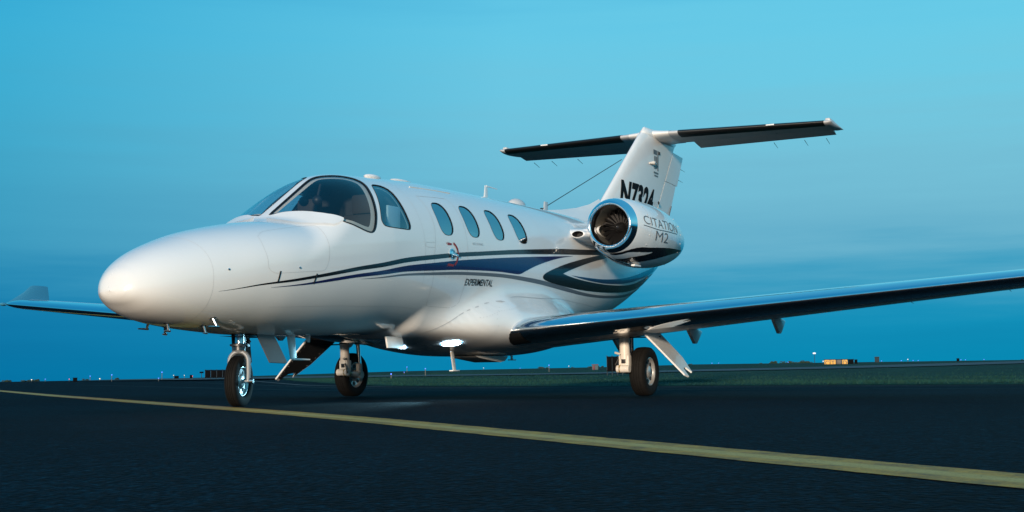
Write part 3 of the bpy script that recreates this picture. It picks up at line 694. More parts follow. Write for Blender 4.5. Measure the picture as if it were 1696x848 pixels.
secs = []
for z in zz:
    s = fin_section(min(z, 4.02), 0, HU); s[:, 2] = z
    if z > 4.02:
        k = math.sqrt(max(.01, 1-((z-4.02)/.17)**2)); m_ = s.mean(0); s[:, 1] *= k*.6+.4 if z < 4.18 else .1; s[:, 0] = m_[0]-.12+(s[:, 0]-m_[0])*(.72+.28*k)
    secs.append(s)
q = MB(); v, f = loft(secs); q.add(v, f); q.add(secs[-1], [tuple(range(len(secs[-1])))]); fin = q.build('vertical_fin', M['white2'], jet, ang=60)
# dorsal fillet running forward along the spine
q = MB(); secs = []
for x, h, w in [(-5.95, 2.395, .01), (-6.3, 2.44, .05), (-6.8, 2.50, .085), (-7.3, 2.58, .11), (-7.75, 2.68, .12), (-8.1, 2.80, .11)]:
    secs.append(np.array([(x, w*(1-k)*1.9 if k < 1 else 0, 2.34+(h-2.34)*k**.8) for k in np.linspace(0, 1, 9)] + [(x, -w*(1-k)*1.9, 2.34+(h-2.34)*k**.8) for k in np.linspace(.875, 0, 8)]))
q.add(*loft(secs)); q.build('dorsal_fin', M['white2'], jet, ang=60)
def rudder(z0, z1, u1=1.0):
    secs = [fin_section(z, HU+.012, u1) for z in np.linspace(z0, z1, 8)]; q = MB(); q.add(*loft(secs)); n = len(secs[0])
    q.add(secs[0], [tuple(range(n))]); q.add(secs[-1], [tuple(range(n))]); return q.build('rudder', M['white2'], fin, ang=40)
rudder(3.40, 3.93); rudder(2.45, 3.39, .965)
def fsurf(v, off, sg):
    v = np.asarray(v, float); x, z = v[:, 0], v[:, 1]; y = fin_pt(x, z)+off
    n = np.tile([0, 1.0, 0], (len(v), 1)); p = np.stack([x, y, z], 1)
    return (p, n) if sg > 0 else (p*[1, -1, 1], n*[1, -1, 1])
def at_fin(x0, z0, lean=0.0):
    return lambda v, off, sg: fsurf(np.stack([x0 - sg*v[:, 0] - lean*v[:, 1], z0+v[:, 1]], 1), off, sg)
for sg in (1, -1):
    letters('registration_lettering', 'N7324', M['letterblack'], fin, at_fin(-9.40, 2.96, .42), .5, off=.004, sg=sg, width=1.36, cap=.44, bold=.024, space=1.05)
    for (x0, x1, z0, z1) in [(-9.97, -10.13, 3.655, 3.60+.13), (-10.155, -10.20, 3.40, 3.735), (-10.0, -10.06, 3.55, 3.63), (-10.085, -10.135, 3.43, 3.63), (-10.0, -10.06, 3.42, 3.47), (-9.97, -10.20, 3.345, 3.375), (-10.0, -10.18, 3.30, 3.325)]:
        x0, x1, z0, z1 = x0-.14, x1-.14, z0+.10, z1+.10
        decal('tail_emblem_bar', [(x0, z0), (x1, z0), (x1, z1), (x0, z1)], M['lettergrey'], fin, off=.004, step=.1, sg=sg, mapf=fsurf)
# beacon lamp on the fin side, rudder trim actuator
q = MB(); q.tube([(-9.92, .10, 3.58), (-10.0, .135, 3.59), (-10.22, .115, 3.595)], [.012, .030, .008], 10); q.build('logo_lamp', M['gearpaint'], fin)
q = MB(); q.ball((-10.28, .105, 2.98), .022, ax=(1, .6, 1.3)); q.build('beacon', M['panel'], fin)
q = MB(); q.tube([(-10.85, .045, 2.75), (-11.10, .02, 3.02)], .008, 8); q.build('trim_actuator', M['lettergrey'], fin)
q = MB(); q.box((-10.38, .09, 3.80), (.05, .03, .05)); q.build('hinge_cutout', M['rubberseal'], fin)
for z in (3.52, 3.72): 
    q = MB(); q.tube([(fin_te(z)+.01, 0, z), (fin_te(z)-.22, 0, z-.015)], [.004, .002], 6); q.build('static_wick', M['wire'], fin)

q = MB(); q.lathe([(0, .0), (.01, .03), (.05, .065), (.16, .10), (.40, .125), (.9, .125), (1.25, .09), (1.42, .04), (1.46, 0)], (-9.86, 0, 4.07), (-1, 0, 0), 32)
q.v = [(a, b*.85, 4.07+(c-4.07)*.95) for a, b, c in q.v]; q.build('tail_bullet', M['white2'], fin, ang=60)

def tail_sec(y, u0=0.0, u1=1.0, droop=0.0):
    le = -10.12 - .115*(y-.1); te = -11.32 + .02*(y-.1); c = le-te; a = foil(NF, .105, 0)
    x = a[:, 0]; k = (x >= u0-1e-9) & (x <= u1+1e-9); a = a[k]; dx = a[:, 0]*c; dz = a[:, 1]*c
    return np.stack([le-dx, np.full(len(a), y), 4.09 + dz*1.0], 1)
def tailplane(sg):
    yy = np.concatenate([np.linspace(.02, 2.76, 30)]); full = [tail_sec(y) for y in yy]; n = len(full[0])
    u = foil(NF, .105, 0)[:, 0]; hinge = int(np.argmin(abs(u[:n//2]-.66)))
    lo, hi = n//2-8, n//2+8
    def strip(a, b, i0, i1, off=0):
        v = [full[i][j] for i in range(i0, i1) for j in range(a, b+1)]; w = b-a+1; m_ = i1-i0
        return v, [(i*w+j, i*w+j+1, (i+1)*w+j+1, (i+1)*w+j) for i in range(m_-1) for j in range(w-1)]
    q = MB(); q.add(*strip(hinge, n-1-hinge, 0, 30)); q.add(full[-1][hinge:n-hinge], [tuple(range(n-2*hinge))]); tp = q.mirror(sg).build('tailplane', M['greypaint'], jet, ang=50)
    i0 = 5; v, f = strip(lo, hi, i0, 30); v = [np.array(p)+np.array([.004, 0, .003*np.sign(p[2]-4.09)]) for p in v]; q = MB(); q.add(v, f); q.mirror(sg); q.build('deicing_boot', M['boot'], tp, ang=60)
    # elevator, drooped at rest
    q = MB(); e = []
    for y, s in zip(yy, full):
        if y < .40: continue
        a = np.concatenate([s[n-1-hinge:], s[:hinge+1]]); hx = s[hinge][0]; d = a.copy(); an = R(14)
        dx, dz = a[:, 0]-hx, a[:, 2]-4.09; d[:, 0] = hx-.012 + dx*math.cos(an)+dz*math.sin(an)*0; d[:, 2] = 4.09 + dz*math.cos(an) + dx*math.sin(an); e.append(d)
    e[0][:, 0] = np.where(e[0][:, 0] < e[0][0, 0], e[0][:, 0], e[0][:, 0]); q.add(*loft(e)); q.add(e[0], [tuple(range(len(e[0])))]); q.add(e[-1], [tuple(range(len(e[-1])))]); el_ = q.mirror(sg).build('elevator', M['greypaint'], tp, ang=40)
    # tip cap with its mass-balance horn
    q = MB(); s2 = []
    for y, k, up_ in [(2.76, 1.1, 0), (2.80, 1.1, .0), (2.84, 1.0, .005), (2.86, .7, .008), (2.87, .3, .01)]:
        s = tail_sec(2.76); m_ = np.array([s[:, 0].mean(), 0, 4.09]); s = s.copy(); s[:, 1] = y; s[:, 2] = 4.09+up_+(s[:, 2]-4.09)*k; s[:, 0] = s[:, 0] - (0 if k > 1 else .05*(1-k)); s2.append(s)
    q.add(*loft(s2)); q.add(s2[-1], [tuple(range(n))]); q.add(s2[0], [tuple(range(n))]); q.mirror(sg).build('tip_cap', M['greypaint'], tp, ang=50)
    q = MB(); q.box((-10.68, 2.80, 4.135), (.34, .08, .06), bev=.4); q.mirror(sg).build('balance_horn', M['greypaint'], tp)
    s = tail_sec(1.95); q = MB(); q.box((s[n//2][0]+.004, 1.95, 4.10), (.016, .13, .022), bev=.3); q.mirror(sg).build('white_marker', M['white2'], tp)  # small white block on the leading edge
    for y in (1.75, 2.25, 2.6):
        q = MB(); q.tube([(-11.26, y, 3.98), (-11.48, y, 3.925)], [.005, .003], 6); q.mirror(sg).build('static_wick', M['wire'], tp)
    for y in (.9, 1.9):
        q = MB(); s = tail_sec(y); q.box((-10.80, y, 4.055), (.16, .035, .03), bev=.3); q.mirror(sg).build('elevator_hinge', M['greypaint'], tp)
    # root fairing
    q = MB(); s3 = []
    for y, k in [(.03, 1.5), (.10, 1.4), (.20, 1.18), (.34, 1.06)]:
        s = tail_sec(y).copy(); s[:, 2] = 4.09+(s[:, 2]-4.09)*k; s[:, 0] = s[:, 0]+.01*(k-1)*4; s3.append(s[hinge-1:n-hinge+1])
    v, f = loft(s3); q.add(v, f); q.mirror(sg).build('root_fairing', M['white2'], tp, ang=60)
for sg in (1, -1): tailplane(sg)

# the jet sits a touch low on its left leg
for o in list(jet.children):
    if o.name.split('.')[0] in ('wing', 'tailplane'): o.rotation_euler.x = -.0100; o.location = (0, -.0100*(.9 if o.name.startswith('wing') else 4.1), 0)

# ------------------------------------------------------------------ landing gear
def tyre_prof(r, w, groove=4, gd=.006):
    rim = r*.56; h = w/2; pr = [(-h*.62, rim), (-h*.90, rim+.012), (-h, r*.74), (-h*.98, r*.84), (-h*.88, r*.93), (-h*.74, r*.975)]
    tw = h*.74; n = groove; xs = np.linspace(-tw, tw, n+2)[1:-1]
    for x in xs: pr += [(x-.007, r*(1-.03*(x/tw)**2)), (x-.0045, r*(1-.03*(x/tw)**2)-gd), (x+.0045, r*(1-.03*(x/tw)**2)-gd), (x+.007, r*(1-.03*(x/tw)**2))]
    pr += [(-a, b) for a, b in reversed(pr[:6])]
    return pr
def wheel(parent, c, r, w, steer=0.0, holes=8, depth=.5):
    c = np.asarray(c, float); ax = (math.sin(steer), math.cos(steer), 0)
    q = MB(); q.lathe(tyre_prof(r, w), c, ax, 56)
    for i, p in enumerate(q.v):                      # weight on the wheel: a flat contact patch
        if p[2] < .006: q.v[i] = (p[0], p[1], .006)
    q.build('tyre', M['tyre'], parent, ang=50)
    for s in (1, -1):
        q = MB(); rim = r*.575; h = w/2*depth; a = np.array(ax)*s
        q.lathe([(h*1.25, rim), (h*1.28, rim*.95), (h*1.15, rim*.90), (h*.75, rim*.84), (h*.62, rim*.52), (h*1.05, rim*.40), (h*1.2, rim*.30), (h*1.22, .0)], c, a, 36)
        q.build('rim', M['rim'], parent, ang=40)
        u, v_, d = frame(a); q = MB()
        for k in range(holes):
            t = 2*math.pi*k/holes; o = c + rim*.68*(math.cos(t)*u+math.sin(t)*v_); q.lathe([(h*.60, rim*.16), (h*.80, rim*.15), (h*.805, 0)], o, a, 12)
        q.build('lightening_holes', M['rubberseal'], parent)
def nose_gear():
    g = MB(); g.tube([(-.015, 0, .80), (-.01, 0, .60), (-.005, 0, .535)], [.040, .040, .040], 16); root = g.build('nose_landing_gear', M['steel'], jet)
    g = MB(); g.tube([(-.005, 0, .56), (0, 0, .50)], [.052, .056], 16); g.lathe([(0, .05), (.006, .085), (.022, .085), (.028, .05)], (-.005, 0, .535), (0, 0, 1), 24); g.box((-.03, 0, .545), (.15, .12, .02)); g.build('steering_collar', M['darksteel'], root)
    # inverted-U fork
    g = MB(); arc = [(0, .088*math.cos(t), .405+.088*math.sin(t)) for t in np.linspace(0, math.pi, 13)]
    pts = [(0, .088, .23), (0, .09, .30)] + arc + [(0, -.09, .30), (0, -.088, .23)]; g.tube(pts, [.020, .020]+[.022]*13+[.020, .020], 10); g.tube([(0, 0, .49), (0, 0, .53)], [.04, .05], 14)
    g.build('fork', M['forkgrey'], root)
    g = MB(); g.tube([(0, -.115, .23), (0, .115, .23)], .020, 14); g.tube([(0, .105, .23), (0, .135, .23)], [.030, .018], 14); g.build('axle', M['steel'], root)
    wheel(root, (0, 0, .2285), .2285, .112, 0, 6, .55)
    g = MB(); g.tube([(-.05, .02, .66), (-.12, .03, .60), (-.11, .03, .54), (-.04, .02, .52)], .012, 8); g.tube([(.03, .05, .66), (-.06, .08, .58), (-.02, .06, .53)], .007, 8); g.tube([(-.04, -.03, .66), (-.10, -.04, .585), (-.03, -.04, .54)], .008, 8); g.build('brake_hose', M['hose'], root)
    g = MB(); g.box((-.075, 0, .60), (.02, .06, .11)); g.box((-.05, 0, .535), (.07, .05, .018)); g.build('torque_link', M['darksteel'], root)
    for sg in (1, -1):
        g = MB(); a = [(-.06, sg*.135, .655), (-.30, sg*.135, .655), (-.42, sg*.20, .40), (-.40, sg*.205, .385), (-.17, sg*.205, .392)]
        g.slab(a, (0, .012, .003)); g.build('nose_gear_door', M['doorgrey'], jet, ang=30)
        g = MB(); g.tube([(-.14, sg*.10, .65), (-.17, sg*.135, .58), (-.24, sg*.17, .50)], [.010, .016, .006], 8); g.build('nose_door_link', M['gearpaint'], jet)
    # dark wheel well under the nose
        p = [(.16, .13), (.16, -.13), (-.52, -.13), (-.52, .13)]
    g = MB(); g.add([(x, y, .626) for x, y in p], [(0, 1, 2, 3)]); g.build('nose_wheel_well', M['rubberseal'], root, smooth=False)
M['doorgrey'] = mat('grey_door_paint', (.075, .08, .085), .4)
nose_gear()
for o in jet.children:
    if o.name == 'nose_landing_gear': o.rotation_euler.z = R(17)
def main_gear(sg):
    ys_ = 1.83
    g = MB(); g.tube([(-4.28, ys_, .90), (-4.29, ys_, .74)], [.052, .052], 16); g.tube([(-4.29, ys_, .74), (-4.30, ys_, .60)], [.062, .062], 16); g.tube([(-4.30, ys_, .60), (-4.31, ys_, .42)], [.055, .062], 16)
    g.box((-4.315, ys_, .385), (.10, .125, .16), bev=.2); root = g.mirror(sg).build('main_landing_gear', M['gearpaint'], jet)
    g = MB(); g.lathe([(0, .064), (.012, .064)], (-4.292, ys_, .665), (0, 0, 1), 20); g.lathe([(0, .066), (.02, .066)], (-4.288, ys_, .755), (0, 0, 1), 20); g.build('leg_band', M['rubberseal'], root); 
    if sg < 0:
        o = bpy.data.objects[-1] if False else root.children[-1]; o.data.transform(Matrix.Scale(-1, 4, (0, 1, 0))); o.data.flip_normals()
    g = MB(); g.box((-4.27, ys_+.0, .395), (.03, .05, .05), bev=.2); g.box((-4.262, ys_, .335), (.012, .045, .022), bev=.1); g.mirror(sg).build('fork_pocket', M['rubberseal'], root)
    g = MB(); g.tube([(-4.26, ys_-.075, .31), (-4.26, ys_+.075, .31)], .042, 16); g.tube([(-4.27, ys_, .31), (-4.45, ys_-.01, .295), (-4.60, ys_-.01, .285)], [.045, .040, .044], 16); g.tube([(-4.61, ys_-.05, .28), (-4.61, ys_+.12, .28)], [.05, .04], 16)
    g.mirror(sg).build('trailing_link', M['gearpaint'], root)
    g = MB()
    for x in (-4.36, -4.56): g.lathe([(-.009, .047), (.009, .047)], (x, ys_-.01, .297), (-1, 0, -.04), 18)
    g.tube([(-4.262, ys_-.045, .31), (-4.262, ys_-.03, .31)], .044, 16)
    g.mirror(sg).build('hose_clamp', M['brass'], root)
    g = MB(); g.tube([(-4.575, ys_-.03, .31), (-4.57, ys_-.03, .42)], [.042, .042], 14); g.mirror(sg).build('shock_strut', M['gearpaint'], root)
    g = MB(); g.tube([(-4.555, ys_-.02, .86), (-4.56, ys_-.02, .725), (-4.56, ys_-.02, .72), (-4.565, ys_-.02, .66)], [.036, .036, .048, .044], 14); g.mirror(sg).build('strut_cylinder', M['gearpaint'], root)
    g = MB(); g.tube([(-4.585, ys_-.03, .41), (-4.562, ys_-.02, .67)], .026, 14); g.mirror(sg).build('strut_piston', M['chrome'], root)
    g = MB(); g.tube([(-4.30, ys_+.05, .72), (-4.40, ys_+.03, .62), (-4.38, ys_+.02, .45), (-4.45, ys_+.03, .34)], .010, 8); g.tube([(-4.33, ys_-.04, .78), (-4.47, ys_-.05, .76), (-4.54, ys_-.05, .70)], .012, 8); g.tube([(-4.24, ys_-.05, .42), (-4.22, ys_-.08, .36), (-4.25, ys_-.08, .30)], .007, 8); g.mirror(sg).build('brake_hose', M['hose'], root)
    g = MB(); g.box((-4.36, ys_+.03, .42), (.05, .06, .14), bev=.25); g.mirror(sg).build('brake_line_manifold', M['panel'], root)
    g = MB(); g.tube([(-4.24, ys_-.03, .475), (-4.19, ys_-.07, .49)], .012, 8); g.mirror(sg).build('tow_lug', M['gearpaint'], root)
    root.location = (-.06, sg*.06, 0)
    wheel(root, (-4.61, sg*1.94, .278), .279, .185, 0, 8, .62)
    # strut door hanging outboard
    g = MB(); a = [(-4.02, 2.10, .845), (-4.60, 2.12, .800), (-4.60, 2.22, .70), (-4.50, 2.52, .42), (-4.34, 2.68, .26), (-4.30, 2.62, .315), (-4.18, 2.64, .30), (-4.10, 2.73, .215), (-4.03, 2.71, .235), (-4.02, 2.40, .55)]
    a = [(x_+.06, y_-.06, z_) for x_, y_, z_ in a]
    g.slab(a, (0, .013, .013)); d = g.mirror(sg).build('gear_door', M['white2'], root, ang=30)
    n = np.array([0, .7, .7]); g = MB(); b = [np.array(p)-n*.010+(np.array([-4.22, 2.30, .55])-np.array(p))*.06 for p in a]; g.slab(b, (0, .004, .004)); g.mirror(sg).build('door_inner_skin', M['darkbay'], d, ang=30)
    g = MB()
    for k in range(9): g.ball(np.array([-4.00, 2.12+.06*k, .76-.06*k])-n*.014, .0045, 6); g.ball(np.array([-4.44+.018*k, 2.14+.05*k, .71-.05*k])-n*.014, .0045, 6)
    g.mirror(sg).build('door_rivets', M['darksteel'], d)
    g = MB(); g.tube([(-4.34, 1.88, .66), (-4.36, 2.24, .66)], .008, 8); g.mirror(sg).build('door_link', M['hose'], root)
for sg in (1, -1): main_gear(sg)

# ------------------------------------------------------------------ antennas, probes, lamps
def blade(name, base, h, chord, lean, m, parent, ydir=1, foot=False, tipx=None, taper=.6):
    """thin aerofoil blade; base point, height vector sign = h"""
    b = np.asarray(base, float); q = MB(); secs = []
    for k in np.linspace(0, 1, 6):
        a = foil(9, .14, 0); c = chord*(1-(1-taper)*k); secs.append(np.stack([b[0]-lean*k-a[:, 0]*c+chord*.5, b[1]+a[:, 1]*c, np.full(len(a), b[2]+h*k)], 1))
    q.add(*loft(secs)); q.add(secs[-1], [tuple(range(len(secs[-1])))])
    if foot: q.box((b[0]-lean-chord*taper*.5+chord*.5, b[1], b[2]+h), (chord*1.9, .05, .012), bev=.2)
    return q.build(name, m, parent, ang=60)
blade('roof_blade_antenna', (-4.62, 0, 2.36), .20, .12, .04, M['white2'], jet)
q = MB(); q.tube([(-4.64, 0, 2.555), (-4.92, 0, 2.55)], [.010, .006], 8); q.build('roof_antenna_rod', M['white2'], jet)
q = MB(); q.ball((-1.95, .12, 2.30), .11, 16, ax=(1.25, .55, .26)); q.build('satellite_antenna', M['white2'], jet)
q = MB(); q.ball((-2.62, .05, 2.345), .11, 16, ax=(1.9, .6, .20)); q.build('navigation_antenna', M['white2'], jet)
q = MB(); q.ball((-5.45, 0, 2.39), .13, 18, ax=(1.5, .75, .8)); q.build('spine_dome', M['greypaint'], jet)
blade('spine_blade', (-6.30, 0, 2.42), .13, .14, .02, M['greypaint'], jet, taper=.9)
q = MB(); q.ball((-6.17, 0, 2.435), .022); q.tube([(-6.17, 0, 2.435), (-9.05, -.02, 3.52)], .0055, 6); q.build('wire_antenna', M['wire'], jet)
p, n = surf(F2([(-2.15, 32), (-2.95, 33.5)]), .003)
q = MB(); q.tube([p[0], (p[0]+p[1])/2+n[0]*.002, p[1]], .006, 6); q.build('drip_rail', M['gearpaint'], jet)
# belly
blade('belly_blade_antenna', (-.72, .02, .655), -.23, .13, .06, M['white2'], jet, foot=False, taper=.75)
q = MB(); q.tube([(-.76, .02, .428), (-1.02, .02, .425)], [.012, .007], 8); q.build('belly_antenna_rod', M['white2'], jet)
blade('belly_fin', (-.98, .02, .67), -.08, .10, .05, M['white2'], jet, taper=.4)
blade('belly_mast', (-3.25, .30, .53), -.22, .08, .06, M['gearpaint'], jet, foot=True, taper=.9)
blade('aft_belly_mast', (-5.15, .05, .57), -.13, .07, .03, M['greypaint'], jet, foot=True, taper=.9)
q = MB(); q.slab([(-3.62, .22, .475), (-4.42, .22, .475), (-4.34, .22, .42), (-4.22, .22, .405), (-3.70, .22, .455)], (0, .34, 0)); q.build('belly_fairing_box', M['gearpaint'], jet, ang=30)
q = MB(); q.box((-2.08, .30, .60), (.30, .02, .12), [unit((1, 0, .0)), unit((0, 1, .2)), unit((0, -.2, 1))], bev=.2); q.build('belly_step_door', M['white2'], jet)
def probe(name, x, f, stand, fwd, m=M['steel'], sg=1):
    p, n = surf(F2([(x, f)]), 0, sg); p, n = p[0], n[0]; q = MB(); a = p+n*stand+np.array([-.02, 0, 0]); q.tube([p-n*.01, a], [.014, .010], 10); q.tube([a+np.array([-.02, 0, 0]), a+np.array([fwd, 0, 0])], [.010, .006], 10); q.lathe([(0, .03), (.004, .026)], p, n, 16)
    return q.build(name, m, jet)
for sg in (1, -1):
    probe('pitot_tube', .765, 136, .075, .10, sg=sg); 
    probe('alpha_vane', .72, 154, .06, .03, sg=sg)
    for x, f in ((.80, 85.3), (.074, 93.6)):
        p, n = surf(F2([(x, f)]), 0, sg); q = MB(); q.ball(p[0], .011, 8); q.build('static_port', M['steel'], jet)
probe('ice_detector', 1.02, 166, .06, .05)
for (a, b), (c, d) in (((.292, 94.4), (.312, 102.7)), ((-.146, 99.1), (-.120, 106.0))):
    seam('vent_slot', [(a, b), (c, d)], M['rubberseal'], fus, wid=.016, off=.004, smooth=False)
# landing lights: lit lenses in the front of the wing fairing
for sg in (1, -1):
    cx_, cf_, kx = (-2.885, 151.8, 1.0) if sg > 0 else (-2.90, 171, .75)
    pts = [(cx_+.080*kx*math.cos(t), cf_+5.4*kx*math.sin(t)) for t in np.linspace(0, 2*math.pi, 25)[:-1]]
    ln = decal('landing_light', F2(pts), M['lens'], jet, off=.012, step=.03, sg=sg)
    ring('glow_rim', grow(F2(pts), -.002), grow(F2(pts), .014), M['rimglow'], ln, .011, sg, off2=.006)  # added emitting ring, stands in for the glow round the lens
    p, n = surf(F2([(cx_, cf_)]), .03, sg)
    ld = bpy.data.lights.new('landing_lamp', 'SPOT'); ld.energy = 150 if sg > 0 else 25; ld.color = (.35, .78, 1.0); ld.spot_size = R(46); ld.spot_blend = .7; ld.shadow_soft_size = .05
    lo = bpy.data.objects.new('landing_lamp', ld); col.objects.link(lo); lo.location = p[0]+n[0]*.02; lo.parent = jet
    lo.rotation_euler = Vector((1, sg*.04, -.20)).to_track_quat('-Z', 'Y').to_euler()

# ------------------------------------------------------------------ ground
HPX = np.array([-1500, 28, 311, 660, 1000, 1143, 1690, 3200]); HOF = np.array([-4, -4, -1.5, 5.5, 8.5, 11, 11.5, 11.5])
def terrain(x, y):
    dx, dy = np.asarray(x, float)-CAM[0], np.asarray(y, float)-CAM[1]; r = np.hypot(dx, dy)
    ang = (YAW-np.arctan2(dy, dx)+math.pi) % (2*math.pi)-math.pi
    e = np.interp(848+FPX*np.tan(np.clip(ang, -.8, .8)), HPX, HOF)/FPX; crest = np.maximum(0.0, CAM[2]+140*e)
    t = np.clip((r-24)/116, 0, 1); h = crest*t*t*(3-2*t)
    return h - np.clip(r-150, 0, 1e9)*.010*np.clip((r-150)/200, 0, 1)
def sheet(name, m, inside=None, lift=0.0, r0=.5, r1=4000, nr=150, na=360, a0=0, a1=2*math.pi, lab=None):
    rr = np.concatenate([[0] if r0 < 1 else [], np.geomspace(r0, r1, nr)]); aa = np.linspace(a0, a1, na)
    X = CAM[0]+rr[:, None]*np.cos(aa); Y = CAM[1]+rr[:, None]*np.sin(aa); Z = terrain(X, Y)+lift*np.clip(1, 0, 1)
    v = np.stack([X, Y, Z], -1).reshape(-1, 3); f = []
    n = na
    for i in range(len(rr)-1):
        for j in range(na-1): f.append((i*n+j, (i+1)*n+j, (i+1)*n+j+1, i*n+j+1))
    o = mk(name, v, f, m, smooth=True); o['kind'] = 'structure'
    return o
def ground_mat(name, kind):
    m = bpy.data.materials.new(name); m.use_nodes = True; t = m.node_tree; b = t.nodes['Principled BSDF']; NN = t.nodes.new; LL = t.links.new
    co = NN('ShaderNodeTexCoord')
    def noise(s, d=6, r=.6, vec=None):
        n = NN('ShaderNodeTexNoise'); n.inputs['Scale'].default_value = s; n.inputs['Detail'].default_value = d; n.inputs['Roughness'].default_value = r; LL(vec or co.outputs['Object'], n.inputs['Vector']); return n.outputs['Fac']
    def ramp(src, stops):
        r = NN('ShaderNodeValToRGB'); e = r.color_ramp.elements
        while len(e) < len(stops): e.new(.5)
        for q, (p, c) in zip(e, stops): q.position = p; q.color = (*c, 1)
        LL(src, r.inputs[0]); return r.outputs[0]
    def mix(mode, f, a, c):
        x = NN('ShaderNodeMix'); x.data_type = 'RGBA'; x.blend_type = mode
        if isinstance(f, float): x.inputs[0].default_value = f
        else: LL(f, x.inputs[0])
        LL(a, x.inputs[6]); LL(c, x.inputs[7]); return x.outputs[2]
    if kind == 'asphalt':
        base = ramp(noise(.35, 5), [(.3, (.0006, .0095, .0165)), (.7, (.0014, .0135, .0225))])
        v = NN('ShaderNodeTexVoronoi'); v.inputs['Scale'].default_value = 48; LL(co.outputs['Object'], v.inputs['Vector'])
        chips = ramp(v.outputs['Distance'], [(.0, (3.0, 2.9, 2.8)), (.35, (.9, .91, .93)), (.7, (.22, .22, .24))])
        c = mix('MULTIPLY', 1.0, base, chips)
        sp = ramp(noise(170, 2, .7), [(.35, (.55, .55, .55)), (.65, (1.5, 1.5, 1.5))]); c = mix('MULTIPLY', .8, c, sp)
        mo = ramp(noise(14, 5, .7), [(.36, (.35, .36, .38)), (.5, (1, 1, 1)), (.64, (2.0, 1.95, 1.9))]); c = mix('MULTIPLY', .9, c, mo)
        st = ramp(noise(1.1, 7, .7), [(.45, (1, 1, 1)), (.72, (.6, .6, .6))]); c = mix('MULTIPLY', .7, c, st)
        big = ramp(noise(.16, 4, .6), [(.38, (.72, .74, .78)), (.62, (1.25, 1.22, 1.2))]); c = mix('MULTIPLY', 1.0, c, big)
        LL(c, b.inputs['Base Color']); b.inputs['Roughness'].default_value = .88; b.inputs['Specular IOR Level'].default_value = .06
        bp = NN('ShaderNodeBump'); bp.inputs['Strength'].default_value = .9; bp.inputs['Distance'].default_value = .012; LL(v.outputs['Distance'], bp.inputs['Height'])
        bp2 = NN('ShaderNodeBump'); bp2.inputs['Strength'].default_value = .4; bp2.inputs['Distance'].default_value = .012; LL(noise(38, 5, .65), bp2.inputs['Height']); LL(bp.outputs[0], bp2.inputs['Normal']); LL(bp2.outputs[0], b.inputs['Normal'])
    elif kind == 'grass':
        c = ramp(noise(.25, 8, .65), [(.3, (.0015, .028, .020)), (.55, (.0025, .042, .028)), (.75, (.004, .052, .033))]); d = ramp(noise(3.0, 6, .7), [(.3, (.55, .55, .55)), (.7, (1.3, 1.3, 1.3))])
        LL(mix('MULTIPLY', 1.0, c, d), b.inputs['Base Color']); b.inputs['Roughness'].default_value = .9; b.inputs['Specular IOR Level'].default_value = .15
        bp = NN('ShaderNodeBump'); bp.inputs['Strength'].default_value = .8; bp.inputs['Distance'].default_value = .06; LL(noise(9, 6, .7), bp.inputs['Height']); LL(bp.outputs[0], b.inputs['Normal'])
    elif kind == 'paint':
        uv = NN('ShaderNodeUVMap'); s = NN('ShaderNodeSeparateXYZ'); LL(uv.outputs[0], s.inputs[0])
        w = ramp(noise(7, 8, .75), [(.36, (.16, .075, .004)), (.56, (.54, .25, .007)), (.7, (.60, .30, .015))])
        over = ramp(s.outputs['Y'], [(.30, (0, 0, 0)), (.40, (1, 1, 1)), (.60, (1, 1, 1)), (.70, (0, 0, 0))])     # a fresher coat along the middle
        fresh = ramp(noise(9, 6, .7), [(.3, (.48, .27, .04)), (.7, (.58, .36, .08))]); c = mix('MIX', over, w, fresh)
        chip = ramp(noise(95, 3, .7), [(.30, (.14, .14, .14)), (.44, (1, 1, 1))]); c = mix('MULTIPLY', .85, c, chip)
        LL(c, b.inputs['Base Color']); b.inputs['Roughness'].default_value = .7
        v = NN('ShaderNodeTexVoronoi'); v.inputs['Scale'].default_value = 75; LL(co.outputs['Object'], v.inputs['Vector'])
        bp = NN('ShaderNodeBump'); bp.inputs['Strength'].default_value = .4; bp.inputs['Distance'].default_value = .005; LL(v.outputs['Distance'], bp.inputs['Height']); LL(bp.outputs[0], b.inputs['Normal'])
    elif kind == 'tar':
        b.inputs['Base Color'].default_value = (.008, .008, .009, 1); b.inputs['Roughness'].default_value = .5
    return m
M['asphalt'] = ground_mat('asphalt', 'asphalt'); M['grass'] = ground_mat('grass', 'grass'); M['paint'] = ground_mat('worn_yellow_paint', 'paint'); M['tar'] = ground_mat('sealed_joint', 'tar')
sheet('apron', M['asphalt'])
# grass field behind the apron
EDGE = np.array([(-12.9, 60), (-13.2, 20), (-13.6, 5.1), (-14.1, 2.1), (-14.2, -1.2), (-15.4, -6.2), (-16.6, -8.8), (-19.5, -12.0), (-33, -24), (-60.5, -47), (-86, -76), (-140, -150)])
def edge_x(y): return np.interp(-np.asarray(y, float), -EDGE[:, 1], EDGE[:, 0])
def grass_field():
    ysr = np.concatenate([np.linspace(60, -60, 241), np.linspace(-62, -150, 40)]); u = np.concatenate([[0, .15, .4, .8], np.geomspace(1.4, 900, 60)])
    v = []; 
    for y in ysr:
        ex = edge_x(y)+.10*math.sin(y*1.7)+.07*math.sin(y*4.3+1); x = ex-u
        yy = y - (u*0.55)          # fan out so the field widens with distance
        z = terrain(x, yy)+.03*np.clip(u/.3, 0, 1)+.006
        v += list(zip(x, yy, z))
    n = len(u); f = [(i*n+j, i*n+j+1, (i+1)*n+j+1, (i+1)*n+j) for i in range(len(ysr)-1) for j in range(n-1)]
    bm_v = v; o = mk('grass_field', bm_v, [tuple(reversed(q)) for q in f], M['grass']); o['kind'] = 'structure'; return o
grass_field()
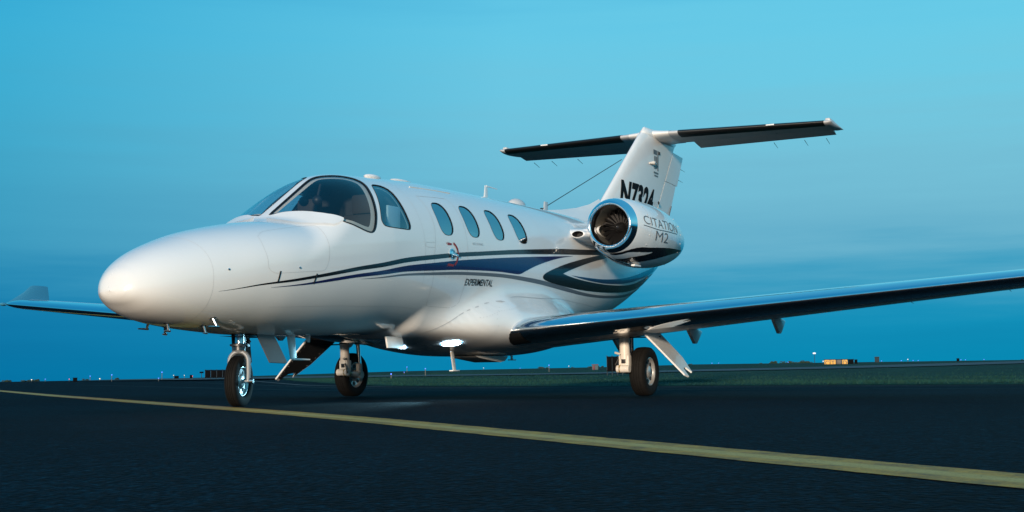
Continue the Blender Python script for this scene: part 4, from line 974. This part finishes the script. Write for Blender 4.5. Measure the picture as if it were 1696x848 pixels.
# a far taxiway crossing the grass
def strip_sheet(name, pts, wid, m, lift, kind='structure', uv=False, n=240, r=None):
    P = np.array(pts, float); s = np.r_[0, np.cumsum(np.hypot(*np.diff(P, axis=0).T))]; t = np.linspace(0, s[-1], n)
    # smooth by cubic through points
    C = np.stack([np.interp(t, s, P[:, i]) for i in (0, 1)], 1)
    for _ in range(30): C[1:-1] = .25*C[:-2]+.5*C[1:-1]+.25*C[2:]
    T = np.gradient(C, axis=0); T /= np.linalg.norm(T, axis=1, keepdims=True); Q = np.stack([-T[:, 1], T[:, 0]], 1); K = 7
    v = []
    for k in range(K):
        w = wid*(k/(K-1)-.5)
        if uv and k in (0, K-1): w = w + (rng.random(n)-.5)*.012
        D = C+Q*np.asarray(w).reshape(-1, 1) if np.ndim(w) else C+Q*w
        v.append(np.stack([D[:, 0], D[:, 1], terrain(D[:, 0], D[:, 1])+lift], 1))
    v = np.stack(v, 1).reshape(-1, 3); f = [(i*K+j, (i+1)*K+j, (i+1)*K+j+1, i*K+j+1) for i in range(n-1) for j in range(K-1)]
    o = mk(name, v, f, m); bmz = bmesh.new(); bmz.from_mesh(o.data)
    for fc in bmz.faces:
        if fc.normal.z < 0: fc.normal_flip()
    if uv:
        la = bmz.loops.layers.uv.new('UVMap')
        for fc in bmz.faces:
            for l in fc.loops: i = l.vert.index; l[la].uv = ((i//K)/n, (i % K)/(K-1))
    bmz.to_mesh(o.data); bmz.free(); o['kind'] = kind; return o
strip_sheet('taxiway', [(-70, -70), (-52, -44), (-44, -28), (-44, -18), (-60, -8), (-110, 10), (-300, 60)], 7, mat('far_taxiway', (.008, .030, .042), .8), .07)
strip_sheet('taxi_line', [(-60, -81), (-30, -40.7), (-20, -27.4), (-12, -16.65), (-6, -8.65), (-3.05, -4.55), (-.95, -1.66), (.75, .72), (2.4, 2.92), (3.87, 4.71), (4.64, 5.68), (5.33, 6.52), (6.1, 7.5), (9, 11), (14, 17)], .31, M['paint'], .0025, uv=True, n=700)
for k, pts in enumerate([[(-9.6, 30), (-9.4, 6), (-9.9, -6), (-30, -33)], [(-11.5, 30), (-11.6, 3), (-12.4, -7), (-34, -30)]]):
    strip_sheet('pavement_joint', pts, .035, M['tar'], .003)
strip_sheet('edge_line', [(-12.6, 30), (-12.9, 4), (-13.6, -5), (-15.0, -8), (-20, -14), (-60, -50)], .12, mat('faded_white_line', (.10, .10, .10), .8, var=.4, vscale=3), .004)
# grass blades and weeds where the field meets the asphalt
def blades():
    n = 150000; y = rng.uniform(-34, 22, n); d = rng.exponential(6.5, n)**1.0; d = np.where(d > 60, rng.uniform(0, 60, n), d); x = edge_x(y)-d-.02; yy = y-d*.55*0
    z = terrain(x, yy)+.02; h = rng.gamma(4, .0085, n)*(1+.5*np.sin(x*.7)*np.sin(yy*.5))*np.where(rng.random(n) < .015, 1.5, 1); h = np.clip(h, .012, .075); a = rng.uniform(0, math.pi, n); w = .004+.005*rng.random(n)+d*.0003; lx, ly = rng.normal(0, .035, n), rng.normal(0, .035, n)
    v = np.empty((3*n, 3)); v[0::3] = np.stack([x-w*np.cos(a), yy-w*np.sin(a), z], 1); v[1::3] = np.stack([x+w*np.cos(a), yy+w*np.sin(a), z], 1); v[2::3] = np.stack([x+lx, yy+ly, z+h], 1)
    me = bpy.data.meshes.new('grass_blades'); me.from_pydata(v.tolist(), [], [(3*i, 3*i+1, 3*i+2) for i in range(n)]); me.materials.append(mat('grass_blade', (.0012, .045, .030), .8, var=.35, vscale=2.0))
    o = bpy.data.objects.new('grass_blades', me); col.objects.link(o); tag(o, 'short green grass growing along the edge of the asphalt', 'grass', kind='stuff')
blades()

# ------------------------------------------------------------------ things out on the airfield
def bearing(px): return YAW-math.atan((px-848)/FPX)
def spot(px, r):
    a = bearing(px); x, y = CAM[0]+r*math.cos(a), CAM[1]+r*math.sin(a); return np.array([x, y, float(terrain(x, y))])
def height_at(px, py, r):
    d = fw + rt*(px-848)/FPX + up*(424-py)/FPX; return CAM[2] + d[2]/math.hypot(d[0], d[1])*r
M['bluelens'] = mat('lit_blue_lens', (.1, .2, .9), .3, emit=(.10, .22, 1.0), estr=1.6)
M['warmlens'] = mat('lit_warm_lens', (.9, .8, .6), .3, emit=(1.0, .78, .45), estr=.7)
M['whitelens'] = mat('lit_white_lens', (.9, .9, .9), .3, emit=(.85, .92, 1.0), estr=.5)
M['redlens'] = mat('lit_red_lens', (.8, .05, .05), .3, emit=(1.0, .10, .12), estr=2.0)
M['stake'] = mat('lamp_stake', (.10, .10, .09), .6)
M['yellowsign'] = mat('lit_yellow_sign', (.60, .30, .01), .5, emit=(1.0, .36, .0), estr=.08)
M['signblack'] = mat('sign_black', (.012, .012, .013), .5)
M['signback'] = mat('sign_back', (.0035, .004, .005), .8, var=.2, spec=.05)
M['signpost'] = mat('sign_post', (.03, .045, .055), .8, spec=.1)
def lamp(px, py, r, lens, label, group, rad=.07, name='taxiway_light'):
    rad *= .52; b = spot(px, r); top = max(height_at(px, py, r), b[2]+.12); o = empty(name, b, label, 'light', group)
    q = MB(); q.tube([(0, 0, -.1), (0, 0, top-b[2]-rad*.6)], [.022, .018], 8); q.lathe([(0, rad*.75), (.02, rad*.8)], (0, 0, top-b[2]-rad*.8), (0, 0, 1), 12); q.build('stake', M['stake'], o)
    q = MB(); q.ball((0, 0, top-b[2]), rad, 10, ax=(1, 1, 1.15)); q.build('lens', M[lens], o)
ORD = ['first', 'second', 'third', 'fourth', 'fifth', 'sixth', 'seventh', 'eighth', 'ninth', 'tenth', 'eleventh', 'twelfth']
LA = 'small blue taxiway light in the row left of the nose wheel'; LB = 'tiny blue taxiway light on the horizon right of the left main wheel'
for px, py, r, lens, lab, grp, rad in [
    (646.5, 619.6, 52, 'bluelens', 'bright blue taxiway light nearest the right main wheel', 'taxiway lights', .055), (668, 616.5, 80, 'bluelens', 'tiny blue taxiway light between the two taller ones behind the right main wheel', 'taxiway lights', .045),
    (672.6, 608, 95, 'bluelens', 'tall blue light second from the right main wheel', 'taxiway lights', .06), (703, 610.7, 62, 'bluelens', 'tall blue taxiway light below the landing light', 'taxiway lights', .05),
    (799, 609.5, 120, 'whitelens', 'small white light under the belly fairing box', 'taxiway lights', .07), (859.4, 611.8, 110, 'bluelens', 'tiny blue light under the rear belly of the jet', 'taxiway lights', .055),
    (907, 605, 75, 'bluelens', 'blue taxiway light on a tall stake under the wing root', 'taxiway lights', .055), (939.6, 606.4, 130, 'whitelens', 'tiny white light between the wing root stake light and the red beacon hut', 'taxiway lights', .075),
    (53.5, 629, 130, 'warmlens', 'yellow lamp on the far left horizon', 'taxiway lights', .10), (76, 628, 130, 'bluelens', LA, 'taxiway lights left', .07), (115.6, 628, 125, 'redlens', 'small reddish lamp on the left horizon', 'taxiway lights', .06),
    (150, 623, 110, 'bluelens', LA, 'taxiway lights left', .07), (166, 627.5, 120, 'warmlens', 'pale warm lamp on the left horizon under the nose', 'taxiway lights', .10), (185.6, 621, 90, 'bluelens', LA, 'taxiway lights left', .07),
    (268.4, 616.5, 90, 'bluelens', LA, 'taxiway lights left', .07), (263, 626.5, 80, 'bluelens', LA, 'taxiway lights left', .05), (287.7, 621.7, 130, 'warmlens', 'dim warm lamp left of the pair nearest the nose wheel', 'taxiway lights', .07), (305.4, 621.7, 130, 'warmlens', 'dim warm lamp right of the pair nearest the nose wheel', 'taxiway lights', .07),
    (319, 623, 125, 'redlens', 'small red tail lamp on the horizon near the nose wheel', 'taxiway lights', .06)]:
    if lab == LA: nl = globals().get('nl', -1)+1; lab = ORD[nl]+' blue taxiway light from the left frame edge, left of the nose wheel'
    lamp(px, py, r, lens, lab, grp, rad)
for kk, (px, py) in enumerate([(1176, 605), (1187, 605), (1301.7, 603.5), (1415.5, 601), (1456, 600.8), (1488.5, 598.5), (1508, 598.5), (1516.4, 599.4), (1587, 597.4), (1594.5, 599.7), (1625, 598)]): lamp(px, py, 120, 'bluelens', ORD[kk]+' blue taxiway light to the right of the left main wheel', 'taxiway lights right', .06)
lamp(1359.5, 598.5, 110, 'whitelens', 'white lamp just left of the yellow lit sign', 'taxiway lights', .085); lamp(1499.4, 595.3, 125, 'whitelens', 'white lamp on the right horizon between two blue ones', 'taxiway lights', .085)
def pole(px, py, r, lab, lens, rad=.09):
    b = spot(px, r); h = height_at(px, py, r)-b[2]; o = empty('light_pole', b, lab, 'pole', 'light poles on the horizon')
    q = MB(); q.tube([(0, 0, -.2), (0, 0, h)], [.035, .022], 8); q.build('mast', M['signpost'], o); q = MB(); q.box((0, 0, h+.05), (.26, .26, .14)); q.build('lamp_head', M[lens], o)
pole(1345.5, 586, 140, 'slim light pole standing left of the yellow lit sign', 'whitelens'); pole(333.7, 617.7, 120, 'dark stub pole on the horizon left of the nose wheel', 'signback')
# signs: a panel box on posts, turned as it stands
def sign(px0, px1, pyt, pyb, r, turn, lab, panels, back=True, lean=0):
    pm = (px0+px1)/2; b = spot(pm, r); zt, zb = height_at(pm, pyt, r), height_at(pm, pyb, r); w = (px1-px0)/FPX*r*1.02; h = zt-zb
    a = bearing(pm); o = empty('airfield_sign', b, lab, 'sign', 'airfield signs'); o.rotation_euler = (0, 0, a-math.pi/2+turn)
    k = len(panels); pw = w/k
    for i in range(k+1): q = MB(); q.box((-w/2+pw*i*.98+.01*w, .0, (zb+h*.4)/1-b[2]-.0), (.035, .05, h*1.5), bev=.1); q.build('post', M['signpost'], o)
    for i, (m_, tx) in enumerate(panels):
        x = w/2-pw*(i+.5); x = -x
        q = MB(); q.box((x, .03, zb+h/2-b[2]), (pw*.90, .14, h), bev=.06); pn = q.build('panel', M[m_], o)
        if tx:
            v, f = text2d(tx, h*.95, bold=.004*h); v = v*[1, 1]; P = np.stack([x+v[:, 0], np.full(len(v), -.045), zb+h/2-b[2]+v[:, 1]], 1); mk('sign_lettering', P, f, M['signblack'], pn)
    for z_, t_ in ((zt-b[2]+.02, .035), (zb-b[2]-.01, .03)): q = MB(); q.box((0, .03, z_), (w*1.02, .17, t_), bev=.1); q.build('frame_rail', M['signback'], o)
sign(1003, 1028, 592, 614, 48, .0, 'dark unlit sign on posts beside the left main wheel', [('signback', '')]*3)
sign(341, 386, 613.5, 625, 75, .0, 'long low dark sign behind the nose wheel', [('signback', '')]*5)
sign(1363, 1408, 596, 606.5, 95, .0, 'glowing yellow sign with black letters on the right horizon', [('yellowsign', 'C'), ('yellowsign', 'T'), ('signblack', ''), ('yellowsign', 'D'), ('signback', '')])
def hut(px0, px1, pyt, r, lab, m, roof=None, dep=.8):
    pm = (px0+px1)/2; b = spot(pm, r); w = (px1-px0)/FPX*r; h = height_at(pm, pyt, r)-b[2]; o = empty('equipment_cabinet', b, lab, 'cabinet', 'cabinets out on the field'); o.rotation_euler = (0, 0, bearing(pm)-math.pi/2)
    q = MB(); q.box((0, 0, h*.45), (w, w*dep, h*.9), bev=.04); q.build('body', M[m], o); q = MB(); q.box((0, 0, h*.95), (w*1.1, w*dep*1.15, h*.12), bev=.15); q.build('lid', M[roof or m], o)
    q = MB(); q.box((-w*.2, -w*dep/2-.01, h*.45), (w*.38, .02, h*.7), bev=.1); q.build('door', M[roof or m], o)
M['redroof'] = mat('red_roof', (.10, .012, .025), .6); M['palewall'] = mat('pale_wall', (.05, .09, .10), .7)
hut(1411.5, 1416, 595.5, 96, 'dark cabinet just right of the yellow lit sign', 'signback'); hut(1445, 1452, 591, 110, 'tall grey cabinet on the right horizon', 'signpost'); hut(1580, 1584, 593.5, 110, 'small dark cabinet on the far right horizon', 'signback')
hut(978, 988, 603.5, 85, 'small pale hut with a red roof beside the left main wheel', 'palewall', 'redroof'); hut(122, 128.5, 625.5, 100, 'dark cabinet on the left horizon under the nose', 'signback'); hut(289, 296, 622.5, 128, 'low dark cabinet on the horizon left of the nose wheel', 'signback', dep=.5); hut(314.5, 318.5, 621, 124, 'dark cabinet beside the small red lamp', 'signback')
# far trees
leafm = mat('far_foliage', (.030, .050, .028), .9, var=.4, vscale=.8)
def tree(px, pyt, r, wpx, lab):
    b = spot(px, r); b[2] = float(terrain(b[0], b[1])); h = max(1.0, height_at(px, pyt, r)-b[2]); w = wpx/FPX*r; o = empty('far_tree', b, lab, 'tree', 'trees on the horizon')
    q = MB(); q.tube([(0, 0, -.5), (0, 0, h*.45), (w*.05, 0, h*.7)], [w*.06, w*.045, w*.02], 6)
    for k in range(4): a = k*1.7; q.tube([(0, 0, h*.3), (w*.25*math.cos(a), w*.25*math.sin(a), h*.65)], [w*.03, w*.01], 5)
    q.build('trunk', M['stake'], o)
    v = []; f = []
    cl = [(rng.normal(0, w*.22), rng.normal(0, w*.22), h*(.45+.45*rng.random()), w*(.12+.12*rng.random())) for _ in range(11)]
    for cx, cy, cz, cr_ in cl:
        for _ in range(130):
            d = unit(rng.normal(size=3))*cr_*rng.random()**.4; c = np.array([cx, cy, min(cz, h-cr_*.8)])+d*[1, 1, .8]; u = unit(rng.normal(size=3))*w*.035; t = unit(np.cross(u, rng.normal(size=3)))*w*.035; k = len(v); v += [c-u, c+t, c+u, c-t]; f.append((k, k+1, k+2, k+3))
    mk('crown', v, f, leafm, o, smooth=False)
for i, (px, pyt, wpx) in enumerate(sorted([(1143, 601, 14), (1228, 600.5, 12), (1258, 599.5, 16), (1275, 598, 20), (1297, 597.5, 22), (1322, 597, 20), (1338, 597.5, 16), (892, 606, 16), (903, 606.5, 12), (945, 606.5, 10), (974, 605.5, 10), (993, 605, 12), (60, 628, 14), (45, 629, 18), (15, 629.5, 20), (142, 626.5, 12), (196, 625.5, 10), (1540, 597, 12), (1690, 594.5, 16)])):
    side = 'left of the nose wheel' if px < 400 else ('under the wing root' if px < 1100 else 'right of the left main wheel')
    cnt = globals().setdefault('cnt', {}); k_ = cnt.get(side, 0); cnt[side] = k_+1
    tree(px, pyt, 330, wpx, ORD[k_]+' low dark tree on the horizon '+side)
